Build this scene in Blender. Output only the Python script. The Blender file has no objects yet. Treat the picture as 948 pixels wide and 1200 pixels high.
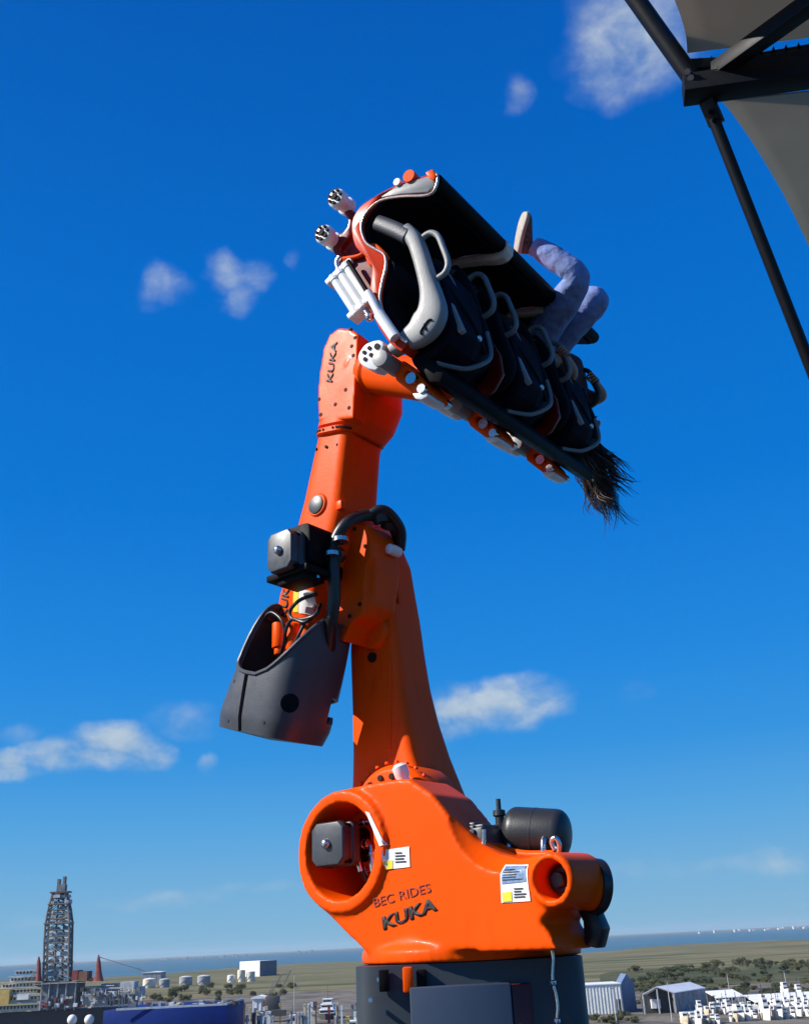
import bpy, bmesh, math, random
from mathutils import Vector, Matrix
from mathutils.bvhtree import BVHTree
V = Vector
R_ = math.radians
random.seed(7)
S = bpy.context.scene
COL = S.collection

# ------------------------------------------------------------------ camera
EYE = V((0, 0, 50.0))
PITCH, ROLL, VFOV = 23.70, 2.83, 55.0
ROT = Matrix.Rotation(R_(90 + PITCH), 3, 'X') @ Matrix.Rotation(R_(-ROLL), 3, 'Z')
cd = bpy.data.cameras.new('camera')
cam = bpy.data.objects.new('camera', cd); COL.objects.link(cam)
cd.sensor_fit = 'VERTICAL'; cd.angle = R_(VFOV)
cd.clip_start = 0.05; cd.clip_end = 200000
cam.matrix_world = Matrix.Translation(EYE) @ ROT.to_4x4()
S.camera = cam
FPX = 600 / math.tan(R_(VFOV / 2))

def ray(px, py):
    return ROT @ V(((px - 474) / FPX, (600 - py) / FPX, -1))
def D(px, py, d):                       # point at camera depth d
    return EYE + ray(px, py) * d
def Yp(px, py, y):                      # point at ground distance y
    r = ray(px, py); return EYE + r * (y / r.y)
def Zp(px, py, z=0.0):                  # point at height z
    r = ray(px, py); return EYE + r * ((z - EYE.z) / r.z)
def onplane(px, py, o, n):
    r = ray(px, py); return EYE + r * ((o - EYE).dot(n) / r.dot(n))

# ------------------------------------------------------------------ light
SUN_EL, SUN_AZ = 36.0, 257.0
EXPOSURE = 0.55
S.view_settings.view_transform = 'Standard'; S.view_settings.look = 'None'
S.view_settings.exposure = EXPOSURE; S.view_settings.gamma = 1.0
sl = bpy.data.lights.new('sun', 'SUN'); so = bpy.data.objects.new('sun', sl); COL.objects.link(so)
sl.energy = 4.8; sl.angle = R_(0.55); sl.color = (1.0, 0.95, 0.87)
sdir = V((math.sin(R_(SUN_AZ)) * math.cos(R_(SUN_EL)), math.cos(R_(SUN_AZ)) * math.cos(R_(SUN_EL)), math.sin(R_(SUN_EL))))
so.rotation_euler = sdir.to_track_quat('Z', 'Y').to_euler()
so.location = (-20, -20, 80)

W = bpy.data.worlds.new('World'); S.world = W; W.use_nodes = True
wn = W.node_tree; wn.nodes.clear()
def N(t, tree=None, **kw):
    n = (tree or wn).nodes.new(t)
    for k, v in kw.items(): setattr(n, k, v)
    return n
def math_(op, a, b=None, tree=None, clamp=False):
    tree = tree or wn
    n = tree.nodes.new('ShaderNodeMath'); n.operation = op; n.use_clamp = clamp
    for i, x in enumerate((a, b)):
        if x is None: continue
        if isinstance(x, (int, float)): n.inputs[i].default_value = x
        else: tree.links.new(x, n.inputs[i])
    return n.outputs[0]
sky = N('ShaderNodeTexSky'); sky.sky_type = 'NISHITA'; sky.sun_disc = False
sky.sun_elevation = R_(SUN_EL); sky.sun_rotation = R_(SUN_AZ)
sky.altitude = 50; sky.air_density = 1.0; sky.dust_density = 0.25; sky.ozone_density = 2.6
hs = N('ShaderNodeHueSaturation'); hs.inputs['Saturation'].default_value = 1.28; hs.inputs['Value'].default_value = 1.0
hs.inputs['Hue'].default_value = 0.492
wn.links.new(sky.outputs[0], hs.inputs['Color'])
tc = N('ShaderNodeTexCoord')
# deep, clear-day gradient of the zenith-to-horizon blue, blended with the physical sky
sx = N('ShaderNodeSeparateXYZ'); wn.links.new(tc.outputs['Generated'], sx.inputs[0])
rp = N('ShaderNodeValToRGB'); wn.links.new(sx.outputs['Z'], rp.inputs[0])
SKYK = 1 / (2 ** EXPOSURE * 0.10)
els = rp.color_ramp.elements
els[0].position = 0; els[0].color = (*[x * 1 for x in (.200, .450, .660)], 1)
els[1].position = 1; els[1].color = (.004, .070, .360, 1)
for el, c in ((2.5, (.165, .420, .690)), (6, (.085, .365, .735)), (10, (.028, .285, .735)), (15, (.010, .238, .730)), (24, (.000, .180, .675)), (38, (.000, .140, .595)), (52, (.000, .103, .490))):
    e = els.new(math.sin(R_(el))); e.color = (*c, 1)
rs = N('ShaderNodeVectorMath', operation='SCALE'); rs.inputs['Scale'].default_value = SKYK; wn.links.new(rp.outputs[0], rs.inputs[0])
sb = N('ShaderNodeMix', data_type='RGBA'); sb.inputs['Factor'].default_value = .97
wn.links.new(hs.outputs[0], sb.inputs['A']); wn.links.new(rs.outputs[0], sb.inputs['B'])
CLOUDS = [  # px, py, rx, ry, density  (angular position in the sky dome)
    (128, 876, 60, 34, 1.0), (92, 886, 70, 26, .9), (160, 888, 46, 24, .8), (12, 891, 34, 20, .9), (50, 886, 60, 22, .6), (205, 846, 66, 30, .42), (232, 852, 36, 26, .36), (243, 897, 22, 15, .4), (25, 860, 44, 18, .32),
    (540, 836, 80, 40, 1.0), (600, 828, 84, 40, .9), (628, 812, 44, 34, .6), (745, 810, 34, 18, .26),
    (258, 314, 40, 34, .56), (284, 316, 38, 28, .52), (272, 338, 32, 36, .54), (192, 336, 36, 30, .46), (178, 346, 24, 24, .36), (343, 302, 18, 14, .34), (608, 106, 26, 30, .40), (600, 118, 18, 18, .3),
    (722, 60, 74, 62, .66), (756, 40, 80, 78, .70), (704, 20, 60, 60, .50), (740, 100, 60, 34, .46), (690, 60, 50, 50, .4), (790, 20, 60, 60, .6),
    (185, 1056, 95, 13, .40), (150, 1060, 60, 10, .36), (300, 1043, 90, 12, .30), (905, 1008, 130, 16, .46), (930, 1002, 60, 12, .42), (760, 1018, 140, 14, .30), (60, 1080, 120, 14, .2)]
wz = N('ShaderNodeTexNoise'); wz.inputs['Scale'].default_value = 9; wz.inputs['Detail'].default_value = 5; wz.inputs['Roughness'].default_value = .6
wn.links.new(tc.outputs['Generated'], wz.inputs['Vector'])
wa = N('ShaderNodeVectorMath', operation='SUBTRACT'); wa.inputs[1].default_value = (.5, .5, .5); wn.links.new(wz.outputs['Color'], wa.inputs[0])
wb = N('ShaderNodeVectorMath', operation='MULTIPLY'); wb.inputs[1].default_value = (.085, .085, .045); wn.links.new(wa.outputs[0], wb.inputs[0])
wc = N('ShaderNodeVectorMath', operation='ADD'); wn.links.new(tc.outputs['Generated'], wc.inputs[0]); wn.links.new(wb.outputs[0], wc.inputs[1])
best = None
for (px, py, rx, ry, de) in CLOUDS:
    c = ray(px, py).normalized()
    rt = c.cross(V((0, 0, 1))).normalized(); up = rt.cross(c)
    ax = rx / FPX * .92; ay = ry / FPX * .92
    d1 = N('ShaderNodeVectorMath', operation='DOT_PRODUCT'); d2 = N('ShaderNodeVectorMath', operation='DOT_PRODUCT')
    d1.inputs[1].default_value = rt / ax; d2.inputs[1].default_value = up / ay
    wn.links.new(wc.outputs[0], d1.inputs[0]); wn.links.new(wc.outputs[0], d2.inputs[0])
    r2 = math_('ADD', math_('MULTIPLY', d1.outputs['Value'], d1.outputs['Value']), math_('MULTIPLY', d2.outputs['Value'], d2.outputs['Value']))
    m = math_('MULTIPLY', math_('SUBTRACT', 1.0, r2, clamp=True), de)
    best = m if best is None else math_('MAXIMUM', best, m)
mp = N('ShaderNodeMapping'); mp.inputs['Scale'].default_value = (1, 1, 1.5)
wn.links.new(tc.outputs['Generated'], mp.inputs[0])
nz = N('ShaderNodeTexNoise'); nz.inputs['Scale'].default_value = 21; nz.inputs['Detail'].default_value = 7; nz.inputs['Roughness'].default_value = .54
nz.inputs['Distortion'].default_value = .18
wn.links.new(mp.outputs[0], nz.inputs['Vector'])
nn = math_('ADD', math_('MULTIPLY', math_('SUBTRACT', nz.outputs['Fac'], .5), 2.6), 1.0)
cm = math_('MULTIPLY', best, nn)
mr = N('ShaderNodeMapRange'); mr.interpolation_type = 'SMOOTHSTEP'
mr.inputs['From Min'].default_value = .06; mr.inputs['From Max'].default_value = 1.15; mr.inputs['To Max'].default_value = .86
wn.links.new(cm, mr.inputs['Value'])
SKY_K = 0.10
sm = N('ShaderNodeMix', data_type='RGBA'); sm.blend_type = 'MIX'
cc = N('ShaderNodeValToRGB')
cc.color_ramp.elements[0].position = .3; cc.color_ramp.elements[0].color = (2.0, 3.0, 4.1, 1)
cc.color_ramp.elements[1].position = .7; cc.color_ramp.elements[1].color = (4.0, 4.5, 4.9, 1)
wn.links.new(nz.outputs['Fac'], cc.inputs[0])
wn.links.new(mr.outputs[0], sm.inputs['Factor']); wn.links.new(sb.outputs['Result'], sm.inputs['A']); wn.links.new(cc.outputs[0], sm.inputs['B'])
bg = N('ShaderNodeBackground'); bg.inputs['Strength'].default_value = SKY_K
wo = N('ShaderNodeOutputWorld')
wn.links.new(sm.outputs['Result'], bg.inputs['Color']); wn.links.new(bg.outputs[0], wo.inputs['Surface'])

# ------------------------------------------------------------------ materials
def mat(name, col, rough=.5, metal=0., var=.12, scale=6., bump=.0, bscale=60., coat=0., spec=.5, dirt=None, dirt_amt=.5, stretch=(1, 1, 1), grime=None):
    m = bpy.data.materials.new(name); m.use_nodes = True
    t = m.node_tree; b = t.nodes['Principled BSDF']
    b.inputs['Roughness'].default_value = rough; b.inputs['Metallic'].default_value = metal
    b.inputs['Coat Weight'].default_value = coat; b.inputs['Coat Roughness'].default_value = .12
    b.inputs['Specular IOR Level'].default_value = spec
    co = t.nodes.new('ShaderNodeTexCoord'); mp = t.nodes.new('ShaderNodeMapping'); mp.inputs['Scale'].default_value = stretch
    t.links.new(co.outputs['Object'], mp.inputs[0])
    n = t.nodes.new('ShaderNodeTexNoise'); n.inputs['Scale'].default_value = scale; n.inputs['Detail'].default_value = 6; n.inputs['Roughness'].default_value = .6
    t.links.new(mp.outputs[0], n.inputs['Vector'])
    r = t.nodes.new('ShaderNodeValToRGB')
    c = V(col[:3]); d = V(dirt) if dirt else c * (1 - var)
    if dirt: d = c.lerp(d, dirt_amt)
    r.color_ramp.elements[0].position = .34; r.color_ramp.elements[0].color = (*d, 1)
    r.color_ramp.elements[1].position = .64; r.color_ramp.elements[1].color = (*[min(x * (1 + var * .4), .95) for x in c], 1)
    t.links.new(n.outputs['Fac'], r.inputs[0]); t.links.new(r.outputs[0], b.inputs['Base Color'])
    if grime:                                    # thin streaks and patches of old grease and dust
        gm = t.nodes.new('ShaderNodeMapping'); gm.inputs['Scale'].default_value = (7, 7, 1.6); t.links.new(co.outputs['Object'], gm.inputs[0])
        gn = t.nodes.new('ShaderNodeTexNoise'); gn.inputs['Scale'].default_value = 1.6; gn.inputs['Detail'].default_value = 9; gn.inputs['Roughness'].default_value = .72
        t.links.new(gm.outputs[0], gn.inputs['Vector'])
        gr = t.nodes.new('ShaderNodeMapRange'); gr.inputs['From Min'].default_value = .56; gr.inputs['From Max'].default_value = .78; gr.inputs['To Max'].default_value = .45
        t.links.new(gn.outputs['Fac'], gr.inputs['Value'])
        gx = t.nodes.new('ShaderNodeMix'); gx.data_type = 'RGBA'; gx.inputs['B'].default_value = (*grime, 1)
        t.links.new(gr.outputs[0], gx.inputs['Factor']); t.links.new(r.outputs[0], gx.inputs['A']); t.links.new(gx.outputs['Result'], b.inputs['Base Color'])
    rr = t.nodes.new('ShaderNodeMapRange'); rr.inputs['To Min'].default_value = max(rough - .1, .03); rr.inputs['To Max'].default_value = min(rough + .12, 1)
    n2 = t.nodes.new('ShaderNodeTexNoise'); n2.inputs['Scale'].default_value = scale * 3.3; n2.inputs['Detail'].default_value = 4
    t.links.new(mp.outputs[0], n2.inputs['Vector']); t.links.new(n2.outputs['Fac'], rr.inputs[0]); t.links.new(rr.outputs[0], b.inputs['Roughness'])
    if bump:
        n3 = t.nodes.new('ShaderNodeTexNoise'); n3.inputs['Scale'].default_value = bscale; n3.inputs['Detail'].default_value = 3
        t.links.new(mp.outputs[0], n3.inputs['Vector'])
        bp = t.nodes.new('ShaderNodeBump'); bp.inputs['Strength'].default_value = bump; bp.inputs['Distance'].default_value = .01
        t.links.new(n3.outputs['Fac'], bp.inputs['Height']); t.links.new(bp.outputs[0], b.inputs['Normal'])
    return m
M = dict(
    orange=mat('orange_paint', (.84, .080, .0004), .40, var=.06, scale=2.2, coat=.02, spec=.09, bump=.05, bscale=45, grime=(.40, .030, .002)),
    orange2=mat('orange_shell_paint', (.55, .035, .001), .3, var=.1, scale=4, coat=.12, spec=.15),
    cowl=mat('grey_moulded_cover', (.052, .056, .066), .42, var=.12, scale=5, bump=.12, bscale=140),
    motor=mat('black_motor_enamel', (.045, .050, .058), .40, var=.2, scale=9),
    black=mat('black_plastic', (.008, .007, .008), .5, spec=.06, var=.2, scale=9),
    padding=mat('black_padding', (.010, .008, .012), .65, spec=.05, var=.2, scale=9, bump=.2, bscale=90),
    rubber=mat('black_rubber', (.014, .014, .015), .38, var=.2, scale=20),
    navy=mat('navy_vest', (.007, .006, .013), .6, spec=.05, var=.2, scale=8, bump=.1, bscale=120),
    grey=mat('grey_moulded_restraint', (.25, .25, .245), .45, var=.12, scale=10, bump=.1, bscale=120),
    trim=mat('grey_edging', (.16, .155, .155), .4, var=.1, scale=12),
    white=mat('white_enamel', (.78, .78, .76), .35, var=.06, scale=12),
    steel=mat('bright_steel', (.62, .60, .58), .25, metal=1., var=.12, scale=30),
    rim=mat('peach_rim_lacquer', (.75, .50, .42), .2, metal=.7, coat=.5, var=.08, scale=20), shade_red=mat('shade_red_casting', (.16, .007, .003), .3, var=.2, scale=8, coat=.25, spec=.3),
    tank=mat('dark_tank_paint', (.022, .024, .026), .42, var=.25, scale=5, bump=.1, bscale=120),
    slate=mat('slate_painted_steel', (.030, .040, .052), .5, var=.15, scale=2.5),
    slate2=mat('slate_cabinet_paint', (.036, .055, .090), .45, var=.12, scale=2),
    maroon=mat('dark_maroon_panel', (.085, .008, .012), .5, var=.2, scale=3),
    bolt=mat('dark_bolt', (.03, .012, .008), .7, spec=.15, var=.2, scale=40),
    ink=mat('black_lettering', (.012, .008, .008), .6, var=.1, scale=40),
    fadedink=mat('faded_lettering', (.33, .035, .006), .6, var=.3, scale=60),
    label_and_glare_white=mat('white_label_and_glare', (.80, .80, .78), .5, var=.05, scale=40),
    label_yellow=mat('yellow_label', (.85, .62, .02), .5, var=.05, scale=40),
    label_blue=mat('blue_grey_label', (.16, .26, .42), .5, var=.4, scale=60),
    frame=mat('dark_frame_steel', (.007, .007, .009), .45, spec=.2, var=.2, scale=6),
    skin=mat('skin', (.36, .17, .10), .5, var=.12, scale=14),
    jeans=mat('blue_grey_trousers', (.19, .26, .52), .85, var=.3, scale=16, bump=.9, bscale=22),
    shirt=mat('dark_plum_shirt', (.055, .022, .032), .85, var=.3, scale=12, bump=.3, bscale=60),
    sleeve=mat('grey_vest_straps', (.15, .14, .14), .8, var=.2, scale=20),
    hair=mat('dark_brown_hair', (.034, .016, .010), .45, var=.5, scale=40),
    shoe=mat('charcoal_trainer_fabric', (.10, .085, .075), .7, var=.3, scale=30),
    sole=mat('dark_trainer_sole', (.03, .028, .026), .7, var=.3, scale=30),
)
def fabric():
    m = bpy.data.materials.new('sail_membrane'); m.use_nodes = True
    t = m.node_tree; t.nodes.remove(t.nodes['Principled BSDF']); out = t.nodes['Material Output']
    d = t.nodes.new('ShaderNodeBsdfDiffuse'); tr = t.nodes.new('ShaderNodeBsdfTranslucent'); mx = t.nodes.new('ShaderNodeMixShader')
    co = t.nodes.new('ShaderNodeTexCoord'); n = t.nodes.new('ShaderNodeTexNoise'); n.inputs['Scale'].default_value = 2.2; n.inputs['Detail'].default_value = 8
    r = t.nodes.new('ShaderNodeValToRGB'); r.color_ramp.elements[0].color = (.50, .46, .39, 1); r.color_ramp.elements[1].color = (.58, .54, .46, 1)
    t.links.new(co.outputs['Object'], n.inputs['Vector']); t.links.new(n.outputs['Fac'], r.inputs[0])
    wv = t.nodes.new('ShaderNodeTexWave'); wv.inputs['Scale'].default_value = 60; wv.inputs['Distortion'].default_value = .3
    t.links.new(co.outputs['Object'], wv.inputs['Vector'])
    bp = t.nodes.new('ShaderNodeBump'); bp.inputs['Strength'].default_value = .15; t.links.new(wv.outputs['Fac'], bp.inputs['Height'])
    for b in (d, tr): t.links.new(r.outputs[0], b.inputs['Color'])
    t.links.new(bp.outputs[0], d.inputs['Normal'])
    mx.inputs[0].default_value = .34
    t.links.new(d.outputs[0], mx.inputs[1]); t.links.new(tr.outputs[0], mx.inputs[2]); t.links.new(mx.outputs[0], out.inputs['Surface'])
    return m
M['fabric'] = fabric()

# ------------------------------------------------------------------ builders
ORG = {}
def thing(name, label, cat, loc, group=None):
    o = bpy.data.objects.new(name, None); COL.objects.link(o); o.location = loc; o.empty_display_size = .2
    o['label'] = label; o['category'] = cat
    if group: o['group'] = group
    ORG[o] = V(loc); return o
def tag(o, label=None, cat=None, group=None, kind=None):
    for k, v in (('label', label), ('category', cat), ('group', group), ('kind', kind)):
        if v: o[k] = v
    return o
def dup(root, loc, rot=0, scale=None, label=None):
    r = root.copy(); COL.objects.link(r); r.location = loc; r.rotation_euler = (0, 0, rot)
    if scale: r.scale = scale
    if label: r['label'] = label
    for ch in root.children:
        c = ch.copy(); COL.objects.link(c); c.parent = r
        for g in ch.children:
            d = g.copy(); COL.objects.link(d); d.parent = c
    return r
def evalmesh(me, mods):
    o = bpy.data.objects.new('tmp', me); COL.objects.link(o)
    extra = []
    for ty, kw in mods:
        md = o.modifiers.new(ty, ty)
        for k, v in kw.items():
            if k == 'cutter':
                bmesh.ops.recalc_face_normals(v, faces=v.faces); cm_ = bpy.data.meshes.new('c'); v.to_mesh(cm_); co = bpy.data.objects.new('c', cm_); COL.objects.link(co)
                extra.append(co); md.object = co
            else: setattr(md, k, v)
    bpy.context.view_layer.update()
    dg = bpy.context.evaluated_depsgraph_get()
    nm = bpy.data.meshes.new_from_object(o.evaluated_get(dg))
    for e in extra + [o]: bpy.data.objects.remove(e)
    return nm
def obj(name, src, m, parent=None, bevel=0, seg=2, cast=0, smooth=0, cut=None, angle=38, solid=0, subsurf=0, extra=None, kind=None, label=None, flat=False):
    if isinstance(src, bmesh.types.BMesh):
        bmesh.ops.recalc_face_normals(src, faces=src.faces)
        me = bpy.data.meshes.new(name); src.to_mesh(me); src.free()
    else: me = src
    mods = []
    if solid: mods.append(('SOLIDIFY', dict(thickness=solid, offset=0)))
    if cast: mods.append(('REMESH', dict(mode='VOXEL', voxel_size=cast)))
    for c in (cut or []):
        mods.append(('BOOLEAN', dict(operation='DIFFERENCE', solver='FAST', cutter=c)))
    if cast and cut: mods.append(('REMESH', dict(mode='VOXEL', voxel_size=cast)))
    if smooth: mods.append(('SMOOTH', dict(factor=.5, iterations=smooth)))
    if bevel: mods.append(('BEVEL', dict(width=bevel, segments=seg, limit_method='ANGLE', angle_limit=R_(30))))
    if subsurf: mods.append(('SUBSURF', dict(levels=subsurf)))
    mods += extra or []
    if mods:
        old = me; me = evalmesh(me, mods)
    me.name = name
    if not flat:
        me.polygons.foreach_set('use_smooth', [True] * len(me.polygons))
        me.set_sharp_from_angle(angle=R_(180 if cast else angle))
    for mm in (m if isinstance(m, (list, tuple)) else [m]):
        if mm and mm.name not in me.materials: me.materials.append(mm)
    o = bpy.data.objects.new(name, me); COL.objects.link(o)
    if parent:
        root = parent if parent in ORG else parent.parent
        me.transform(Matrix.Translation(-ORG[root])); o.parent = parent
    if kind: o['kind'] = kind
    if label: o['label'] = label
    return o
def bmn(): return bmesh.new()
def grid(bm, rings, close=True, cap=True):
    vs = [[bm.verts.new(p) for p in r] for r in rings]
    n = len(rings[0])
    for a, b in zip(vs, vs[1:]):
        for i in range(n if close else n - 1):
            j = (i + 1) % n
            bm.faces.new((a[i], a[j], b[j], b[i]))
    if cap and close:
        bm.faces.new(vs[0][::-1]); bm.faces.new(vs[-1])
    return vs
def sup(c, A, B, e=2., n=28):
    out = []
    for i in range(n):
        t = 2 * math.pi * (i + .5) / n; cx, sx = math.cos(t), math.sin(t)
        out.append(c + A * math.copysign(abs(cx) ** (2 / e), cx) + B * math.copysign(abs(sx) ** (2 / e), sx))
    return out
def basis(d, hint=V((0, 0, 1))):
    d = d.normalized()
    if abs(d.dot(hint)) > .97: hint = V((1, 0, 0))
    x = d.cross(hint).normalized(); return x, d.cross(x).normalized()
def cyl(bm, a, b, r, r2=None, n=24, cap=True):
    r2 = r if r2 is None else r2; x, y = basis(b - a)
    grid(bm, [sup(a, x * r, y * r, 2, n), sup(b, x * r2, y * r2, 2, n)], cap=cap)
def lathe(bm, a, d, prof, n=28):          # prof: (offset along d, radius)
    d = d.normalized(); x, y = basis(d)
    grid(bm, [sup(a + d * h, x * max(r, .0005), y * max(r, .0005), 2, n) for h, r in prof])
def cr(pts, k=6, closed=False):
    P = [V(p) for p in pts]; n = len(P); out = []
    for i in range(n if closed else n - 1):
        p0 = P[(i - 1) % n] if closed or i > 0 else P[0]; p1 = P[i]; p2 = P[(i + 1) % n]
        p3 = P[(i + 2) % n] if closed or i + 2 < n else P[-1]
        for j in range(k):
            t = j / k
            out.append(.5 * ((2 * p1) + (p2 - p0) * t + (2 * p0 - 5 * p1 + 4 * p2 - p3) * t * t + (3 * p1 - p0 - 3 * p2 + p3) * t ** 3))
    if not closed: out.append(P[-1])
    return out
def tube(bm, pts, r, n=10, k=6, closed=False, smooth=True):
    P = cr(pts, k, closed) if smooth else [V(p) for p in pts]
    m = len(P); rings = []; prev = None
    for i, p in enumerate(P):
        if closed: d = P[(i + 1) % m] - P[i - 1]
        else: d = P[min(i + 1, m - 1)] - P[max(i - 1, 0)]
        d.normalize()
        if prev is None: x, y = basis(d)
        else:
            x = (prev - d * prev.dot(d)).normalized(); y = d.cross(x)
        prev = x
        rr = r(i / (m - 1)) if callable(r) else r
        rings.append(sup(p, x * rr, y * rr, 2, n))
    if closed: rings.append(rings[0][:]); 
    grid(bm, rings, cap=not closed)
    if closed: bmesh.ops.remove_doubles(bm, verts=bm.verts, dist=1e-5)
def prism(bm, pts, vec):
    a = [bm.verts.new(p) for p in pts]; b = [bm.verts.new(p + vec) for p in pts]
    n = len(pts)
    bm.faces.new(a[::-1]); bm.faces.new(b)
    for i in range(n):
        j = (i + 1) % n; bm.faces.new((a[i], a[j], b[j], b[i]))
def box(bm, c, X, Y, Z):                  # half vectors
    prism(bm, [c - X - Y - Z, c + X - Y - Z, c + X + Y - Z, c - X + Y - Z], Z * 2)
def bx(bm, x0, x1, y0, y1, z0, z1):
    box(bm, V(((x0 + x1) / 2, (y0 + y1) / 2, (z0 + z1) / 2)), V(((x1 - x0) / 2, 0, 0)), V((0, (y1 - y0) / 2, 0)), V((0, 0, (z1 - z0) / 2)))
def text(name, s, m, parent, o, xdir, ydir, size, conform=None, n=None, ext=.002, bold=.0, tall=1.):
    cu = bpy.data.curves.new('t', 'FONT'); cu.body = s; cu.size = 1; cu.align_x = 'CENTER'; cu.align_y = 'CENTER'; cu.extrude = .0; cu.offset = bold
    cu.resolution_u = 3
    t = bpy.data.objects.new('t', cu); COL.objects.link(t); bpy.context.view_layer.update()
    me = bpy.data.meshes.new_from_object(t.evaluated_get(bpy.context.evaluated_depsgraph_get())); bpy.data.objects.remove(t)
    bm = bmn(); bm.from_mesh(me)
    bmesh.ops.subdivide_edges(bm, edges=[e for e in bm.edges if e.calc_length() > .2], cuts=2)
    nrm = n or xdir.cross(ydir).normalized()
    for v in bm.verts:
        p = o + xdir * (v.co.x * size) + ydir * (v.co.y * size * tall)
        if conform:
            h = conform.ray_cast(p + nrm * .5, -nrm, 1.2)
            if h[0] is not None: p = h[0] + nrm * .003
        v.co = p
    r = bmesh.ops.extrude_face_region(bm, geom=bm.faces[:])
    bmesh.ops.translate(bm, verts=[g for g in r['geom'] if isinstance(g, bmesh.types.BMVert)], vec=nrm * ext)
    return obj(name, bm, m, parent, flat=True)
def bvh(o):
    root = o.parent
    while root.parent: root = root.parent
    me = o.data; t = ORG[root]
    return BVHTree.FromPolygons([v.co + t for v in me.vertices], [p.vertices[:] for p in me.polygons])
def decal(name, pts, m, parent, tree, n, off=.003, k=8):
    """flat print laid on a surface: pts are 4 world corners"""
    bm = bmn(); a, b, c, d = pts; rows = []
    for i in range(k + 1):
        s = i / k; rows.append([])
        for j in range(k + 1):
            t = j / k; p = a.lerp(b, t).lerp(d.lerp(c, t), s)
            h = tree.ray_cast(p + n * .5, -n, 1.4)
            rows[-1].append((h[0] if h[0] is not None else p) + n * off)
    grid(bm, rows, close=False)
    r = bmesh.ops.extrude_face_region(bm, geom=bm.faces[:])
    bmesh.ops.translate(bm, verts=[g for g in r['geom'] if isinstance(g, bmesh.types.BMVert)], vec=n * .0015)
    return obj(name, bm, m, parent)

# ------------------------------------------------------------------ setting
def ground_mat(name, ramp, sx, sy, scale=1., rough=.9, bump=.0):
    m = bpy.data.materials.new(name); m.use_nodes = True; t = m.node_tree; b = t.nodes['Principled BSDF']
    b.inputs['Roughness'].default_value = rough; b.inputs['Specular IOR Level'].default_value = .2
    co = t.nodes.new('ShaderNodeTexCoord'); mp = t.nodes.new('ShaderNodeMapping'); mp.inputs['Scale'].default_value = (sx, sy, 1)
    t.links.new(co.outputs['Object'], mp.inputs[0])
    n = t.nodes.new('ShaderNodeTexNoise'); n.inputs['Scale'].default_value = scale; n.inputs['Detail'].default_value = 9; n.inputs['Roughness'].default_value = .62
    n.inputs['Distortion'].default_value = .4
    t.links.new(mp.outputs[0], n.inputs['Vector'])
    r = t.nodes.new('ShaderNodeValToRGB'); r.color_ramp.elements.remove(r.color_ramp.elements[0])
    r.color_ramp.elements[0].position = ramp[0][0]; r.color_ramp.elements[0].color = (*ramp[0][1], 1)
    for p, c in ramp[1:]:
        e = r.color_ramp.elements.new(p); e.color = (*c, 1)
    t.links.new(n.outputs['Fac'], r.inputs[0]); t.links.new(r.outputs[0], b.inputs['Base Color'])
    return m
def water_mat(name, col, rough, bump):
    m = bpy.data.materials.new(name); m.use_nodes = True; t = m.node_tree; b = t.nodes['Principled BSDF']
    b.inputs['Base Color'].default_value = (*col, 1); b.inputs['Roughness'].default_value = rough
    b.inputs['IOR'].default_value = 1.33
    co = t.nodes.new('ShaderNodeTexCoord'); n = t.nodes.new('ShaderNodeTexNoise'); n.inputs['Scale'].default_value = .12; n.inputs['Detail'].default_value = 8
    mp = t.nodes.new('ShaderNodeMapping'); mp.inputs['Scale'].default_value = (1, .35, 1)
    t.links.new(co.outputs['Object'], mp.inputs[0]); t.links.new(mp.outputs[0], n.inputs['Vector'])
    bp = t.nodes.new('ShaderNodeBump'); bp.inputs['Strength'].default_value = bump; bp.inputs['Distance'].default_value = 2
    t.links.new(n.outputs['Fac'], bp.inputs['Height']); t.links.new(bp.outputs[0], b.inputs['Normal'])
    r = t.nodes.new('ShaderNodeValToRGB'); r.color_ramp.elements[0].color = (*[c * .75 for c in col], 1); r.color_ramp.elements[1].color = (*[c * 1.3 for c in col], 1)
    n2 = t.nodes.new('ShaderNodeTexNoise'); n2.inputs['Scale'].default_value = .0016; n2.inputs['Detail'].default_value = 5
    mp2 = t.nodes.new('ShaderNodeMapping'); mp2.inputs['Scale'].default_value = (.4, 1.6, 1)
    t.links.new(co.outputs['Object'], mp2.inputs[0]); t.links.new(mp2.outputs[0], n2.inputs['Vector']); t.links.new(n2.outputs['Fac'], r.inputs[0])
    t.links.new(r.outputs[0], b.inputs['Base Color'])
    return m
M['water'] = water_mat('bay_water', (.060, .135, .165), .45, .5)
M['marsh'] = ground_mat('marsh_ground', [(.30, (.040, .052, .022)), (.42, (.085, .096, .036)), (.50, (.150, .130, .060)), (.56, (.205, .168, .086)), (.63, (.105, .106, .044)), (.74, (.175, .145, .075))], .0030, .016, 1.)
M['quay'] = ground_mat('quay_ground', [(.30, (.045, .048, .040)), (.46, (.115, .100, .078)), (.58, (.19, .165, .13)), (.70, (.085, .080, .060))], .03, .03, 1.)
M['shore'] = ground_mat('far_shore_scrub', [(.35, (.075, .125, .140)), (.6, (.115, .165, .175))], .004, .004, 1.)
M['deck'] = ground_mat('ship_deck_paint', [(.35, (.030, .032, .036)), (.65, (.045, .047, .052))], 2, 2, 1., .6)

def sheet(name, pts, m, z):
    bm = bmn(); vs = [bm.verts.new((p[0], p[1], z)) for p in pts]; bm.faces.new(vs)
    return tag(obj(name, bm, m, flat=True), kind='structure')
bm = bmn(); a = bmesh.ops.create_circle(bm, cap_ends=True, segments=128, radius=30000)
tag(obj('bay_water', bm, M['water'], flat=True), kind='structure')

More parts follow.
